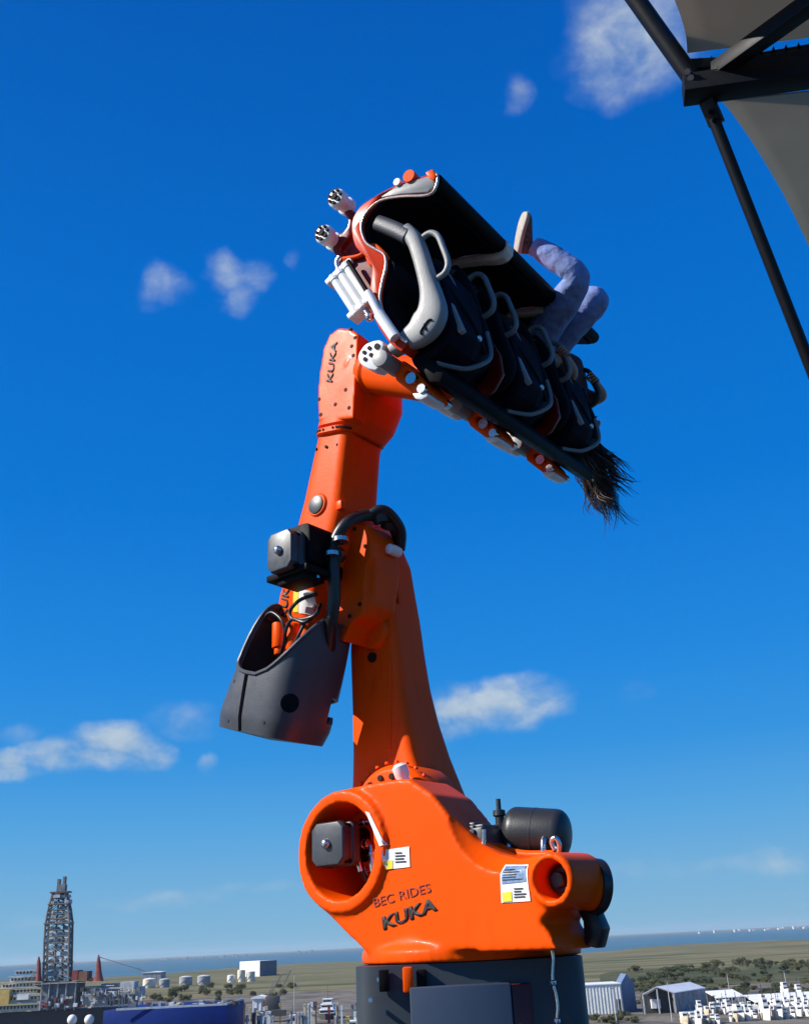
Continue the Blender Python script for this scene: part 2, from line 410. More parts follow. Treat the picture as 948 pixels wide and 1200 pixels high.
def land(name, near, far, m, z, nx=60, jit=.06, thick=1.2):
    """a low island between two shore lines of pixels on the water; edges wander"""
    def line(pp):
        out = []
        for i in range(nx + 1):
            s = i / nx * (len(pp) - 1); k = min(int(s), len(pp) - 2); f = s - k
            px = pp[k][0] + (pp[k + 1][0] - pp[k][0]) * f; py = pp[k][1] + (pp[k + 1][1] - pp[k][1]) * f
            p = Zp(px, py, z); p.y *= 1 + random.uniform(-jit, jit); out.append(p)
        return out
    A, B = line(near), line(far); bm = bmn()
    lo = lambda P: [p - z3 * thick for p in P]
    z3 = V((0, 0, 1))
    grid(bm, [lo(A), A, [a.lerp(b, .5) for a, b in zip(A, B)], B, lo(B)], close=False)
    return tag(obj(name, bm, m, flat=True), kind='structure')
def hz(px): return 1130 - .0496 * px          # the tilted horizon in the photograph
# marsh across the channel, reaching past both sides of the frame
land('marsh', [(x, hz(x) + (52 if x < 330 else 62)) for x in range(-900, 1900, 100)], [(x, hz(x) + 19 + 3 * math.sin(x * .013)) for x in range(-900, 1900, 100)], M['marsh'], 1.5, 120, .03)
land('scrub_belt', [(x, hz(x) + 66 + 3 * math.sin(x * .05)) for x in range(700, 1500, 40)], [(x, hz(x) + 46 + 3 * math.sin(x * .031)) for x in range(700, 1500, 40)], ground_mat('scrub_ground', [(.3, (.028, .038, .014)), (.5, (.065, .070, .026)), (.66, (.11, .10, .045))], .02, .02, 1.), 1.75, 60, .02)
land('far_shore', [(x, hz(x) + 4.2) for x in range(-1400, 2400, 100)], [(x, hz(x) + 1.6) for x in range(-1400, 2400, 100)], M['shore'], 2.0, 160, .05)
# quays on the near side of the basin
land('quay', [(650, hz(650) + 125), (1300, hz(1300) + 125)], [(640, hz(640) + 70), (1300, hz(1300) + 60)], M['quay'], 2.5, 40, .01, 2.4)
land('quay', [(-500, hz(-500) + 90), (460, hz(460) + 92)], [(-500, hz(-500) + 50), (460, hz(460) + 50)], M['quay'], 2.4, 40, .01, 2.4)
# the ship's own deck under the ride
bm = bmn(); bx(bm, -14, 14, -16, 9.0, 47.2, 47.6)
tag(obj('ship_deck', bm, M['deck'], flat=True), kind='structure')
# ------------------------------------------------------------------ robot
YAW = 38.0
n_ = V((-math.sin(R_(YAW)), -math.cos(R_(YAW)), 0)); u_ = V((math.cos(R_(YAW)), -math.sin(R_(YAW)), 0)); z_ = V((0, 0, 1)); w_ = -n_
O_ = Yp(402, 997, 5.25)                         # centre of the round opening on the side face
def F(px, py, w=0.):                            # pixel on the side plane, then pushed w deeper
    return onplane(px, py, O_ + w_ * w, n_)
def FF(px, py, w=0., dw=0.): return F(px, py, w) + w_ * dw
AX = F(552, 1120, .5); AX.z = F(548, 1120).z    # the turning axis of the base
FLZ = Yp(548, 1124, AX.y).z                     # underside of the base flange
root = thing('industrial_robot', 'tall orange robot arm bent upward on a dark pedestal, holding the ride gondola', 'robot arm', (AX.x, AX.y, FLZ))
# --- turning base (cast body)
bm = bmn()
outl = [(372, 944), (392, 929), (415, 922), (445, 915), (478, 912), (505, 930), (527, 958), (548, 985), (572, 1000), (600, 1006), (606, 1060), (606, 1112), (428, 1116), (404, 1092), (378, 1066), (358, 1034), (352, 1000), (356, 968)]
prism(bm, [F(*p) for p in outl], w_ * .34)
prism(bm, [F(*p, .3) for p in ((452, 985), (530, 985), (560, 1000), (596, 1012), (590, 1112), (440, 1114), (420, 1080))], w_ * .5)
rr = (F(444, 997) - F(361, 997)).length / 2
RD = (F(402, 923) - F(402, 1072)).length / 2
lathe(bm, O_ + n_ * .03, w_, [(0, RD * .97), (.42, RD * 1.0)], 48)
lathe(bm, V((AX.x, AX.y, FLZ)), z_, [(0, .545), (.055, .545), (.075, .515), (.16, .48), (.3, .40)], 56)
RC = F(648, 1031)
lathe(bm, RC + n_ * .03, w_, [(0, .112), (.3, .12)], 32)
prism(bm, [F(*p) for p in ((572, 1000), (600, 1006), (625, 1000), (658, 1004), (664, 1030), (657, 1053), (632, 1080), (644, 1096), (652, 1114), (560, 1116))], w_ * .34)
cutA, cutB = bmn(), bmn()
lathe(cutA, O_ + n_ * .3, w_, [(0, rr * .98), (.3, rr * .96), (.66, rr * .90)], 48)
lathe(cutB, RC + n_ * .3, w_, [(0, .092), (.31, .080), (.6, .07)], 32)
cutC = bmn()                                     # shallow scoop in the flank, dark hollow low on the right
ctr = F(588, 935) + n_ * .10; lathe(cutC, ctr, w_, [(0, .36), (.12, .31), (.2, .24), (.25, .12)], 40)
cutD = bmn(); prism(cutD, [F(616, 1080) + n_ * .04, F(668, 1050) + n_ * .04, F(700, 1060) + n_ * .04, F(690, 1096) + n_ * .04, F(645, 1098) + n_ * .04], (w_ * .10 + u_ * .02))
cutE = bmn(); prism(cutE, [F(560, 970, .20), F(700, 960, .20), F(676, 1003, .2), F(620, 1002, .2), F(590, 1010, .20)], w_ * .3)
base = obj('turning_base', bm, M['orange'], root, cast=.0115, smooth=4, cut=[cutA, cutB, cutC])
T = bvh(base)
text('lettering', 'KUKA', M['ink'], root, F(479, 1072), (F(508, 1060) - F(450, 1082)).normalized(), (F(476, 1061) - F(479, 1082)).normalized(), .125, T, n_, bold=.035, tall=.62)
for word, px, py in (('BEC', 450, 1055.5), ('RIDES', 486, 1045.5)): text('lettering', word, M['fadedink'], root, F(px, py), (F(504, 1038) - F(441, 1055)).normalized(), (F(470, 1037) - F(474, 1060)).normalized(), .078, T, n_, tall=.75)
dl = decal('rating_label', [F(452, 996), F(480, 992), F(481, 1016), F(453, 1019)], M['label_and_glare_white'], root, T, n_)
decal('warning_mark', [F(453, 1009), F(461, 1008), F(461, 1018), F(453, 1019)], M['label_yellow'], dl, T, n_, .006)
dl = decal('data_label', [F(586, 1013), F(618, 1013), F(622, 1056), F(588, 1058)], M['label_and_glare_white'], root, T, n_)
decal('print_block', [F(588, 1014.5), F(616, 1014.5), F(618, 1033), F(589, 1036)], M['label_blue'], dl, T, n_, .006)
decal('warning_mark', [F(589, 1046), F(600, 1045), F(601, 1056), F(590, 1057)], M['label_yellow'], dl, T, n_, .006)
decal('painted_glare', [F(433, 951), F(438, 953), F(456, 990), F(450, 992)], M['label_and_glare_white'], root, T, n_)  # glare on the casting, painted on as a fixed white strip
# fixing slots at the foot of the base
def print_lines(x0, y0, x1, y1, n, parent_, slope=-.06):
    random.seed(n + int(x0)); bm = bmn()
    for i in range(n):
        y = y0 + (y1 - y0) * (i + .5) / n; xe = x1 - random.uniform(0, .45) * (x1 - x0); h = (y1 - y0) / n * .22
        q = []
        for xx, yy in ((x0, y - h), (xe, y - h + (xe - x0) * slope), (xe, y + h + (xe - x0) * slope), (x0, y + h)):
            pp = F(xx, yy); hh_ = T.ray_cast(pp + n_ * .5, w_, 1.4); q.append((hh_[0] if hh_[0] is not None else pp) + n_ * .0085)
        prism(bm, q, w_ * .0015)
    obj('print_lines', bm, M['ink'], parent_, kind='stuff', flat=True)
print_lines(590, 1018, 613, 1033, 5, dl); print_lines(603, 1040, 618, 1053, 4, dl); print_lines(464, 998, 478, 1012, 4, root)
# --- shoulder motor in the opening
def motor(parent, c, fw, fh, depth, back, m, name='motor'):
    """square servo motor: chamfered end plate, body, back plate, centre cap; c = centre of the end face"""
    bm = bmn()
    def oct_(c, a, b, k=.3): return [c + u_ * x * a + z_ * y * b for x, y in ((-1, -1 + k), (-1 + k, -1), (1 - k, -1), (1, -1 + k), (1, 1 - k), (1 - k, 1), (-1 + k, 1), (-1, 1 - k))]
    grid(bm, [oct_(c, fw * .95, fh * .95), oct_(c + w_ * .012, fw, fh), oct_(c + w_ * .05, fw, fh), oct_(c + w_ * .055, fw * .93, fh * .93), oct_(c + w_ * .075, fw * .93, fh * .93),
              oct_(c + w_ * .08, fw * 1.02, fh * 1.02, .2), oct_(c + w_ * .13, fw * 1.02, fh * 1.02, .2)])
    mo = obj(name, bm, m, parent, bevel=.006)
    bm = bmn(); grid(bm, [sup(c + w_ * d, u_ * fw * s, z_ * fh * s, 5, 28) for d, s in ((.125, .8), (depth, .8))]); obj('motor_body', bm, M['black'], mo)
    bm = bmn(); lathe(bm, c - w_ * .03, w_, [(0, .004), (.003, .016), (.012, .024), (.035, .026)], 20); obj('cap', bm, M['steel'], mo)
    bm = bmn()
    for x in (-1, 1):
        for y in (-1, 1):
            p = c + u_ * x * fw * .80 + z_ * y * fh * .80 + w_ * .06; cyl(bm, p - w_ * .03, p + w_ * .05, .012, n=8)
    obj('bolts', bm, M['black'], mo, kind='stuff')
    return mo
motor(root, F(383, 989, -.02), .112, .108, .5, None, M['motor'])
for p, q, r in (((422, 965, .16), (438, 962, .16), .014), ((424, 990, .16), (432, 988, .16), .022), ((418, 1000, .15), (423, 1022, .15), .016), ((435, 990, .17), (438, 1022, .17), .022), ((427, 1016, .2), (432, 1035, .2), .016)):
    bm = bmn(); cyl(bm, F(*p), F(*q), r, n=12); cyl(bm, F(*p).lerp(F(*q), .25), F(*p).lerp(F(*q), .4), r * 1.25, n=6); obj('cable_connector', bm, M['steel'], root, bevel=.003)
bm = bmn(); tube(bm, [F(424, 1020, .16), F(432, 1040, .2), F(420, 1046, .28), F(400, 1040, .4)], .014); obj('motor_cable', bm, M['rubber'], root)
bm = bmn(); tube(bm, [F(438, 1021, .17), F(440, 1036, .25), F(428, 1044, .38)], .016); obj('motor_cable', bm, M['rubber'], root)
bm = bmn(); tube(bm, [F(430, 966, .2), F(415, 955, .3), F(418, 962, .45)], .014); obj('motor_cable', bm, M['rubber'], root)
# right-hand opening: plug
bm = bmn(); lathe(bm, F(652, 1031, .06), w_, [(0, .004), (.0, .03), (.01, .034), (.03, .034), (.03, .055), (.2, .06)], 28)
obj('plug', bm, M['rubber'], root)
# balancer cylinder leaving the base on the right
d = (F(735, 1042, .42) - F(668, 1034, .16)).normalized()
bm = bmn(); lathe(bm, F(660, 1034, .14), d, [(0, .105), (.17, .105)], 40); obj('balancer_cylinder', bm, M['orange'], root)
e = F(660, 1034, .14) + d * .15
bm = bmn(); lathe(bm, e, d, [(-.012, .105), (-.012, .115), (.01, .118), (.03, .118), (.036, .108), (.036, .08), (.025, .06)], 40); obj('end_ring', bm, M['rubber'], root)
bm = bmn(); prism(bm, [F(672, 1060, .26), F(694, 1060, .26), F(706, 1088, .26), F(700, 1112, .26), F(684, 1108, .26), F(682, 1080, .26)], w_ * .08); obj('end_cover', bm, M['rubber'], root, bevel=.012)
# --- gas tank on the back of the base
tk = thing_tank = None
ta, tb = F(591, 974, .34), F(668, 979, .42)
d = (tb - ta).normalized(); L = (tb - ta).length; r = .118
bm = bmn(); prof = [((r - r * math.cos(a)) * .55, r * math.sin(a) ** .8) for a in [i * math.pi / 16 for i in range(1, 9)]]
lathe(bm, ta, d, prof + [(L * .47, r), (L * .475, r * 1.012), (L * .5, r * 1.012), (L * .505, r)] + [(L - p, q) for p, q in prof[::-1]], 40)
tank = obj('gas_tank', bm, M['tank'], root)
bm = bmn(); x, y = basis(d); tube(bm, [tb - d * .03 + x * .062 * math.cos(a) + y * .062 * math.sin(a) for a in [i * math.pi / 12 for i in range(24)]], .011, closed=True, k=1); obj('carry_ring', bm, M['tank'], tank)
bm = bmn(); f0 = F(588, 992, .34)
lathe(bm, f0, z_, [(0, .03), (.06, .03), (.065, .045), (.10, .045), (.105, .022), (.14, .022), (.145, .032), (.17, .03), (.175, .012), (.225, .012)], 16)
cyl(bm, f0 + z_ * .085, ta + d * .03, .018); obj('valve', bm, M['tank'], tank)
bm = bmn(); tube(bm, [F(576, 985, .28), F(592, 996, .26), F(615, 1002, .26), F(650, 1002, .26)], .022); obj('pipe', bm, M['orange'], root)
for px in (612, 652):
    c = F(px, 1000, .38); bm = bmn(); tube(bm, [c - d * .0 + w_ * -.12 - z_ * .03, c - w_ * .1 + z_ * .06, c + w_ * .0 + z_ * .0 - z_ * .0 + z_ * .015], .014); obj('tank_bracket', bm, M['steel'], root)
bm = bmn(); tube(bm, [F(650, 996, .25), F(646, 986, .24), F(651, 982, .24), F(655, 990, .25), F(654, 1000, .26)], .012); obj('shackle', bm, M['steel'], root)
# boxes in the saddle
for px, py, s in ((541, 984, .062), (560, 985, .042), (571, 987, .036)):
    c = F(px, py, .20); bm = bmn(); box(bm, c, u_ * s, w_ * .09, z_ * .062); box(bm, c + z_ * .066, u_ * s * .8, w_ * .07, z_ * .012); obj('valve_block', bm, M['motor'], root, bevel=.006)
for px in (553, 567):
    bm = bmn(); cyl(bm, F(px, 998, .1), F(px, 972, .1), .011); obj('valve_stem', bm, M['steel'], root)
# --- lower link arm: lofted casting
bm = bmn(); secs = []
LW0, LT = .30, .36
for pxl, pxr, py, w0, th, e in ((408, 520, 990, .30, .42, 4), (405, 506, 950, .30, .42, 8), (408, 492, 915, .31, .42, 8), (409, 482, 880, .32, .39, 8), (409, 474, 840, .33, .35, 8), (408, 468, 800, .34, .32, 8),
                              (407, 464, 760, .34, .30, 8), (412, 460, 720, .35, .29, 8), (410, 456, 690, .35, .28, 8), (408, 452, 655, .35, .27, 7), (408, 446, 628, .36, .24, 3.5), (414, 438, 612, .38, .18, 3)):
    # the right silhouette is the far edge; shrink the face by the depth it shows
    a, b = F(pxl, py, w0), F(pxr, py, w0)
    c = (a + b) / 2 + w_ * th / 2
    secs.append(sup(c, (b - a) / 2, w_ * th / 2, e, 40))
grid(bm, secs)
cutS = bmn(); pk = [F(440, 655, .30), F(458, 655, .30), F(456, 690, .30), F(446, 712, .30), (F(436, 690, .3))]; prism(cutS, pk, w_ * .13)
link = obj('link_arm', bm, M['orange'], root, cast=.0095, smooth=2, cut=[cutS])
# raised side rib and lug ring at the arm foot
bm = bmn(); c0 = F(455, 962, .22)
lathe(bm, c0, w_, [(0, .26), (.03, .29), (.25, .31)], 44)
hub = obj('shoulder_hub', bm, M['orange'], root, bevel=.012, seg=3)
bm = bmn()
for i in range(18):
    a = i * math.tau / 18; p = c0 + u_ * .225 * math.cos(a) + z_ * .225 * math.sin(a)
    cyl(bm, p + n_ * .012, p + w_ * .03, .017, n=8)
obj('bolts', bm, M['bolt'], root, kind='stuff')
bm = bmn()
for i in range(10):
    a = R_(30 + i * 13); p = c0 + u_ * .30 * math.cos(a) + z_ * .30 * math.sin(a) + w_ * .04
    cyl(bm, p, p + (u_ * math.cos(a) + z_ * math.sin(a)) * .012, .014, .011, n=8)
obj('bolts', bm, M['orange'], root, kind='stuff')
lf = F(474, 915, .16)
bm = bmn(); lathe(bm, lf, (z_ + n_ * .3 + u_ * -.2), [(-.05, .03), (.01, .03), (.03, .04), (.075, .04), (.09, .022)], 20); obj('lubricator', bm, M['white'], root)
bm = bmn(); c = F(435, 770, .325); lathe(bm, c + n_ * .004, w_, [(0, .026), (.02, .03)], 20); obj('inspection_plug', bm, M['bolt'], root)
# --- elbow housing
bm = bmn()
q = [(392, 640), (398, 620), (414, 609), (428, 614), (436, 634), (437, 668), (432, 708), (424, 722), (412, 730), (402, 752), (391, 746), (388, 700)]
prism(bm, [F(x, y, .14) for x, y in q], w_ * .24)
cutF = bmn(); prism(cutF, [F(418, 660, .06), F(432, 640, .06), F(433, 690, .06), F(415, 716, .06)], w_ * .105)
elbow = obj('elbow_housing', bm, M['orange'], root, cast=.010, smooth=3, cut=[cutF])
bm = bmn(); c = F(440, 742, .34); lathe(bm, c + n_ * .03, w_, [(0, .085), (.02, .10), (.2, .105)], 32); obj('elbow_boss', bm, M['orange'], root, bevel=.01)
TE = bvh(elbow); bm = bmn()
for px, py in ((400, 630), (398, 655), (396, 685), (396, 712), (398, 738), (410, 722), (422, 708), (428, 640), (416, 620)):
    hh = TE.ray_cast(F(px, py, .14) + n_ * .5, w_, 1.5)
    if hh[0] is not None: cyl(bm, hh[0] - hh[1] * .01, hh[0] + hh[1] * .006, .012, n=8)
obj('bolts', bm, M['bolt'], root, kind='stuff')
TL = bvh(link); bm = bmn()                        # cast ridge down the near face of the link arm
rp_ = [TL.ray_cast(F(452 - (y - 780) * -.02, y, .3) + n_ * .5, w_, 1.5)[0] for y in range(770, 890, 12)]
rp_ = [q for q in rp_ if q is not None]; tube(bm, rp_, .011, n=8, k=2); obj('cast_ridge', bm, M['orange'], link)
# --- upper arm: three castings
def loft(rows, e=4, n=40, w0=None):
    out = []
    for pxl, pxr, py, wa, wb, slant in rows:
        a, b = F(pxl, py + slant, wa), F(pxr, py - slant * -1 * 0 - slant, wa)
        out.append(sup((a + b) / 2 + w_ * (wb - wa) / 2, (b - a) / 2, w_ * (wb - wa) / 2, e, n))
    return out
bm = bmn()
grid(bm, loft([(318, 350, 752, .08, .28, 0), (318, 360, 730, .05, .36, 0), (322, 366, 700, .02, .40, -3), (331, 377, 670, .0, .40, -4), (338, 387, 640, .0, .40, -4), (344, 393, 615, .0, .38, -4), (351, 398, 590, .0, .37, -4), (360, 402, 550, .0, .36, -4), (368, 406, 515, .0, .35, -4), (371, 408, 500, .0, .35, -4)], 5))
prism(bm, [F(398, 640, .15), F(430, 622, .15), F(430, 700, .15), F(390, 730, .15)], w_ * .2)
arm = obj('upper_arm', bm, M['orange'], root, cast=.011, smooth=4)
TA = bvh(arm)
axd = (F(400, 500) - F(345, 700)).normalized()
c1 = (F(371, 504, 0) + F(408, 496, 0)) / 2 + w_ * .175; rad = (F(371, 504, 0) - F(408, 496, 0)).length / 2 * 1.02
ux = (F(408, 496, 0) - F(371, 504, 0)).normalized()
bm = bmn(); grid(bm, [sup(c1 + axd * h, ux * rad * s, w_ * .19 * s, 4, 48) for h, s in ((-.045, 1.02), (-.04, 1.07), (-.008, 1.07), (-.004, 1.0), (.008, 1.0), (.012, 1.09), (.05, 1.09), (.055, 1.05))])
obj('wrist_collar', bm, M['orange'], root)
bm = bmn()
for p in sup(c1 - axd * .022, ux * rad * 1.075, w_ * .205, 4, 40):
    o2 = (p - c1); o2 = (o2 - axd * o2.dot(axd)).normalized(); cyl(bm, p - o2 * .01, p + o2 * .003, .0085, n=8)
for p in sup(c1 - axd * .13, ux * rad * 1.0, w_ * .18, 4, 14):
    o2 = (p - c1); o2 = (o2 - axd * o2.dot(axd)).normalized(); cyl(bm, p - o2 * .02, p + o2 * .004, .010, n=8)
obj('bolts', bm, M['bolt'], root, kind='stuff')
# wrist: side cover + rounded body bulging to the right
bm = bmn()
cov = [(374, 494), (372, 470), (374, 440), (379, 408), (386, 392), (397, 384), (411, 385), (420, 392), (417, 440), (414, 490)]
prism(bm, [F(x, y, -.03) for x, y in cov], w_ * .10)
grid(bm, loft([(374, 411, 500, .0, .37, -4), (374, 419, 482, .0, .42, -4), (377, 427, 455, .01, .46, -3), (382, 428, 430, .02, .46, -2), (388, 424, 405, .04, .40, 0), (396, 413, 391, .10, .30, 0)], 3.2))
lathe(bm, F(430, 440, .2), (D(478, 425, 5.15) - F(430, 440, .2)), [(0, .205), (.12, .195), (.17, .17), (.19, .13)], 36)
wrist = obj('wrist', bm, M['orange'], root, cast=.009, smooth=4)
TW = bvh(wrist)
text('lettering', 'KUKA', M['ink'], root, F(393.5, 427), (F(396, 403) - F(390, 450)).normalized(), (F(370, 424) - F(394, 427)).normalized(), .105, TW, n_, bold=.02, tall=.72)
bm = bmn()
for px, py in ((414, 388), (420, 398), (416, 408), (418, 419), (409, 459), (397, 476), (413, 480), (380, 488), (378, 470)):
    h = TW.ray_cast(F(px, py) + n_ * .5, w_, 1.5)
    if h[0] is not None: cyl(bm, h[0] - h[1] * .01, h[0] + h[1] * .0025, .013, n=10)
obj('bolts', bm, M['bolt'], root, kind='stuff')
MOUNT = F(430, 440, .2) + (D(478, 425, 5.15) - F(430, 440, .2)).normalized() * .2
# round black blanking cap on the arm
h = TA.ray_cast(F(372, 592) + n_ * .4, w_, 1.5)[0]
bm = bmn(); lathe(bm, h + n_ * .022, w_, [(0, .045), (.004, .056), (.03, .060)], 32); obj('blanking_cap', bm, M['motor'], root)
bm = bmn(); lathe(bm, h + n_ * .012 + u_ * .004, w_, [(0, .066), (.008, .074), (.05, .078)], 32); obj('cap_ring', bm, M['orange'], root)
bm = bmn(); hh = F(398, 592) + w_ * .01; box(bm, hh, u_ * .022, w_ * .02, z_ * .028); obj('lug', bm, M['orange'], root, bevel=.006)
# --- elbow motor on the near side of the arm
em = motor(root, F(327, 645, -.30), .098, .118, .62, None, M['motor'], 'elbow_motor')
bm = bmn(); c = F(356, 647, -.09); grid(bm, [sup(c + w_ * dd + u_ * .02, u_ * .125, z_ * .125, 6, 28) for dd in (-.10, .12)]); obj('motor_mount', bm, M['black'], root, bevel=.01)
bm = bmn(); c = F(350, 676, -.14); box(bm, c, u_ * .16, w_ * .10, z_ * .02); box(bm, c - z_ * .035 + u_ * .02, u_ * .11, w_ * .08, z_ * .02); obj('gear_flange', bm, M['black'], root, bevel=.008)
bm = bmn(); c = F(372, 668, -.12); cyl(bm, c, c - z_ * .05, .014); obj('screw', bm, M['steel'], root)
# rear gear block seen inside the cover
text('lettering', 'KUKA', M['ink'], root, F(331.5, 700), (F(336, 680) - F(327, 720)).normalized(), (F(310, 694) - F(331, 700)).normalized(), .085, TA, n_, bold=.02)
decal('warning_mark', [F(343, 690), F(349, 690), F(345, 716), F(339, 716)], M['label_yellow'], root, TA, n_, .004)
decal('rating_label', [F(349.5, 690), F(364, 692), F(358, 718), F(345.5, 717)], M['label_and_glare_white'], root, TA, n_, .004)
for k, (px, py) in enumerate(((328, 742), (344, 744), (360, 742))):
    c = F(px, py, .0); bm = bmn(); cyl(bm, c + z_ * .06, c - z_ * .09, .045, n=18); cyl(bm, c - z_ * .09, c - z_ * .13, .032, n=18); obj('wrist_drive', bm, M['orange'], root, bevel=.006)
bm = bmn(); tube(bm, [F(372, 696, -.05), F(352, 703, -.09), F(340, 716, -.08), F(345, 726, -.08), F(368, 722, -.08), F(376, 708, -.02)], .011); obj('cable_loop', bm, M['rubber'], root)
bm = bmn(); tube(bm, [F(374, 716, -.03), F(358, 729, -.09), F(342, 726, -.08), F(334, 745, -.06), F(340, 765, .0)], .011); obj('cable_loop', bm, M['rubber'], root)
bm = bmn(); tube(bm, [F(318, 728, -.02), F(312, 722, -.07), F(320, 718, -.08), F(332, 730, -.08), F(333, 752, -.05), F(328, 770, .0)], .010); obj('cable_loop', bm, M['rubber'], root)
bm = bmn(); tube(bm, [F(358, 728, -.06), F(350, 745, -.07), F(344, 760, -.05), F(350, 775, .0)], .010); obj('cable_loop', bm, M['rubber'], root)
# main hose over the elbow
bm = bmn()
tube(bm, [F(386, 760, .10), F(388, 730, .02), F(392, 700, -.0), F(391, 660, -.02), F(394, 632, -.01), F(408, 612, .03), F(428, 604, .14), F(446, 606, .24), F(460, 616, .32), F(466, 630, .4), F(464, 646, .45)], .036, n=14)
obj('main_hose', bm, M['rubber'], root)
for p, q in (((445, 600, .22), (448, 616, .24)), ((458, 606, .29), (454, 622, .32)), ((390, 652, -.06), (398, 650, .04))):
    a, b = F(*p), F(*q); bm = bmn(); cyl(bm, a.lerp(b, .2), a.lerp(b, .8), .05, n=18); obj('hose_clamp', bm, M['rubber'], root)
bm = bmn(); tube(bm, [F(432, 604, .16), F(446, 597, .2), F(458, 603, .26), F(470, 622, .36), F(469, 645, .4)], .030, n=12); obj('second_hose', bm, M['rubber'], root)
bm = bmn(); c = F(461, 645, .30); lathe(bm, c + n_ * .05, w_, [(0, .01), (.01, .03), (.06, .034), (.1, .03)], 20); obj('hose_end', bm, M['white'], root)
for (px, py, w) in ((399, 633, -.04), (389, 650, -.05)):
    bm = bmn(); cyl(bm, F(px, py, w) - z_ * .012, F(px, py, w) + z_ * .012, .046, n=16); obj('hose_band', bm, M['steel'], root)
# --- counterweight cover: open-topped moulded shell
bm = bmn()
a0, a1 = (F(250, 850, -.10), F(334, 868, -.10)), (F(310, 700, -.10), F(371, 705, -.10))
NS, NK = 64, 16; rings = []
hw = .25
def shell_pt(i, k):
    th = math.tau * i / NS; cx, sx = math.cos(th), math.sin(th); e = 3.6
    fx = math.copysign(abs(cx) ** (2 / e), cx); fy = math.copysign(abs(sx) ** (2 / e), sx)     # fy<0 near side
    near = max(0, -fy)
    # how far up this part of the wall goes: low on the near face, high at the sides and back
    topn = .42 + .30 * max(0, fx) ** 1.5
    if fx < -.8: topn = .47 + (abs(fx) - .8) * 2.2
    top = 1.0 * (1 - near) + topn * near
    top = min(top, .97 if fx < 0 else .88)
    s = top * k / NK
    L_, Rr = a0[0].lerp(a1[0], s), a0[1].lerp(a1[1], s)
    bulge = .045 * math.sin(math.pi * min(s * .9 + .1, 1))
    c = (L_ + Rr) / 2; half = (Rr - L_) / 2 * (1 + bulge)
    dep = hw * (.84 + .16 * math.sin(math.pi * (.25 + .6 * s)))
    p = c + w_ * (hw * .7) + half * fx + w_ * dep * fy
    if s < .10: p = c + w_ * (hw * .7) + (p - c - w_ * (hw * .7)) * (.94 + .6 * s) - z_ * 0
    return p
rows = [[shell_pt(i, k) for i in range(NS)] for k in range(NK + 1)]
grid(bm, rows, cap=False)
bot = bm.verts.new(sum((p for p in rows[0]), V()) / NS - z_ * .02); bm.verts.ensure_lookup_table()
for i in range(NS): bm.faces.new((bm.verts[(i + 1) % NS], bm.verts[i], bot))
bmesh.ops.recalc_face_normals(bm, faces=bm.faces)
cuts = []
hb = BVHTree.FromBMesh(bm).ray_cast(ray(340, 824) * 3.5 + EYE, ray(340, 824).normalized(), 4)
hn = hb[1] if hb[1].dot(n_) > 0 else -hb[1]
c = bmn(); lathe(c, hb[0] + hn * .08, -hn, [(0, .052), (.16, .052)], 32); cuts.append(c)
c = bmn(); prism(c, [F(302, 770, -.10) + n_ * .5, F(307, 770, -.10) + n_ * .5, F(291, 858, -.10) + n_ * .5, F(287, 858, -.10) + n_ * .5], w_ * .62); cuts.append(c)
c = bmn(); prism(c, [F(x, y, .25) + n_ * .07 for x, y in ((376, 824), (415, 818), (412, 852), (388, 850), (384, 840), (374, 838))], w_ * .9); cuts.append(c)
cover = obj('counterweight_cover', bm, M['cowl'], root, extra=[('SOLIDIFY', dict(thickness=.022, offset=-1))] + [('BOOLEAN', dict(operation='DIFFERENCE', solver='EXACT', cutter=c)) for c in cuts], angle=30)
bm = bmn(); tube(bm, [p for p in rows[-1]], .012, n=8, k=1, closed=True); obj('edge_bead', bm, M['cowl'], cover)
TC = bvh(cover)
for px, py in ((284, 800), (350, 790), (372, 765), (276, 846), (355, 862), (318, 848)):
    hh = TC.ray_cast(F(px, py, -.1) + n_ * .5, w_, 1.5)
    if hh[0] is not None:
        bm = bmn(); cyl(bm, hh[0] - hh[1] * .01, hh[0] + hh[1] * .003, .010, n=10); obj('screw', bm, M['motor'], cover)
# --- pedestal (a thing of its own)
PZ = FLZ - .004
ped = thing('robot_pedestal', 'dark slate steel pedestal with a cabinet front under the orange robot arm', 'pedestal', (AX.x, AX.y, 47.6))
bm = bmn(); c = V((AX.x, AX.y, (PZ + 47.6) / 2)); y9 = V((math.sin(R_(5)), math.cos(R_(5)), 0)); x9 = V((math.cos(R_(5)), -math.sin(R_(5)), 0))
grid(bm, [sup(V((AX.x, AX.y, zz)), x9 * .53, y9 * .5, 9, 64) for zz in (47.6, PZ)]); obj('column', bm, M['slate'], ped)
cy = AX.y - .62
def C(px, py): return Yp(px, py, cy)
p0, p1 = C(480, 1161), C(598, 1152); zt = p1.z
bm = bmn(); bx(bm, p0.x, p1.x, cy, cy + .5, 47.6, zt); obj('cabinet', bm, M['slate2'], ped, bevel=.006)
p2 = Yp(650, 1147, cy + .22)
bm = bmn(); prism(bm, [V((p1.x + .004, cy + .003, 47.6)), V((p2.x, p2.y, 47.6)), V((p2.x, p2.y + .2, 47.6)), V((p1.x + .004, cy + .4, 47.6))], z_ * (zt - .006 - 47.6)); obj('side_panel', bm, M['maroon'], ped, bevel=.005)
bm = bmn(); q = Yp(478, 1148, cy + .10); box(bm, q, V((.022, 0, 0)), V((0, .03, 0)), z_ * .052); obj('clamp_lever', bm, M['orange'], ped, bevel=.008)
for px in (450, 494):
    bm = bmn(); box(bm, Yp(px, 1149, cy + .12), V((.022, 0, 0)), V((0, .03, 0)), z_ * .045); obj('clamp_block', bm, M['black'], ped, bevel=.006)
bm = bmn()
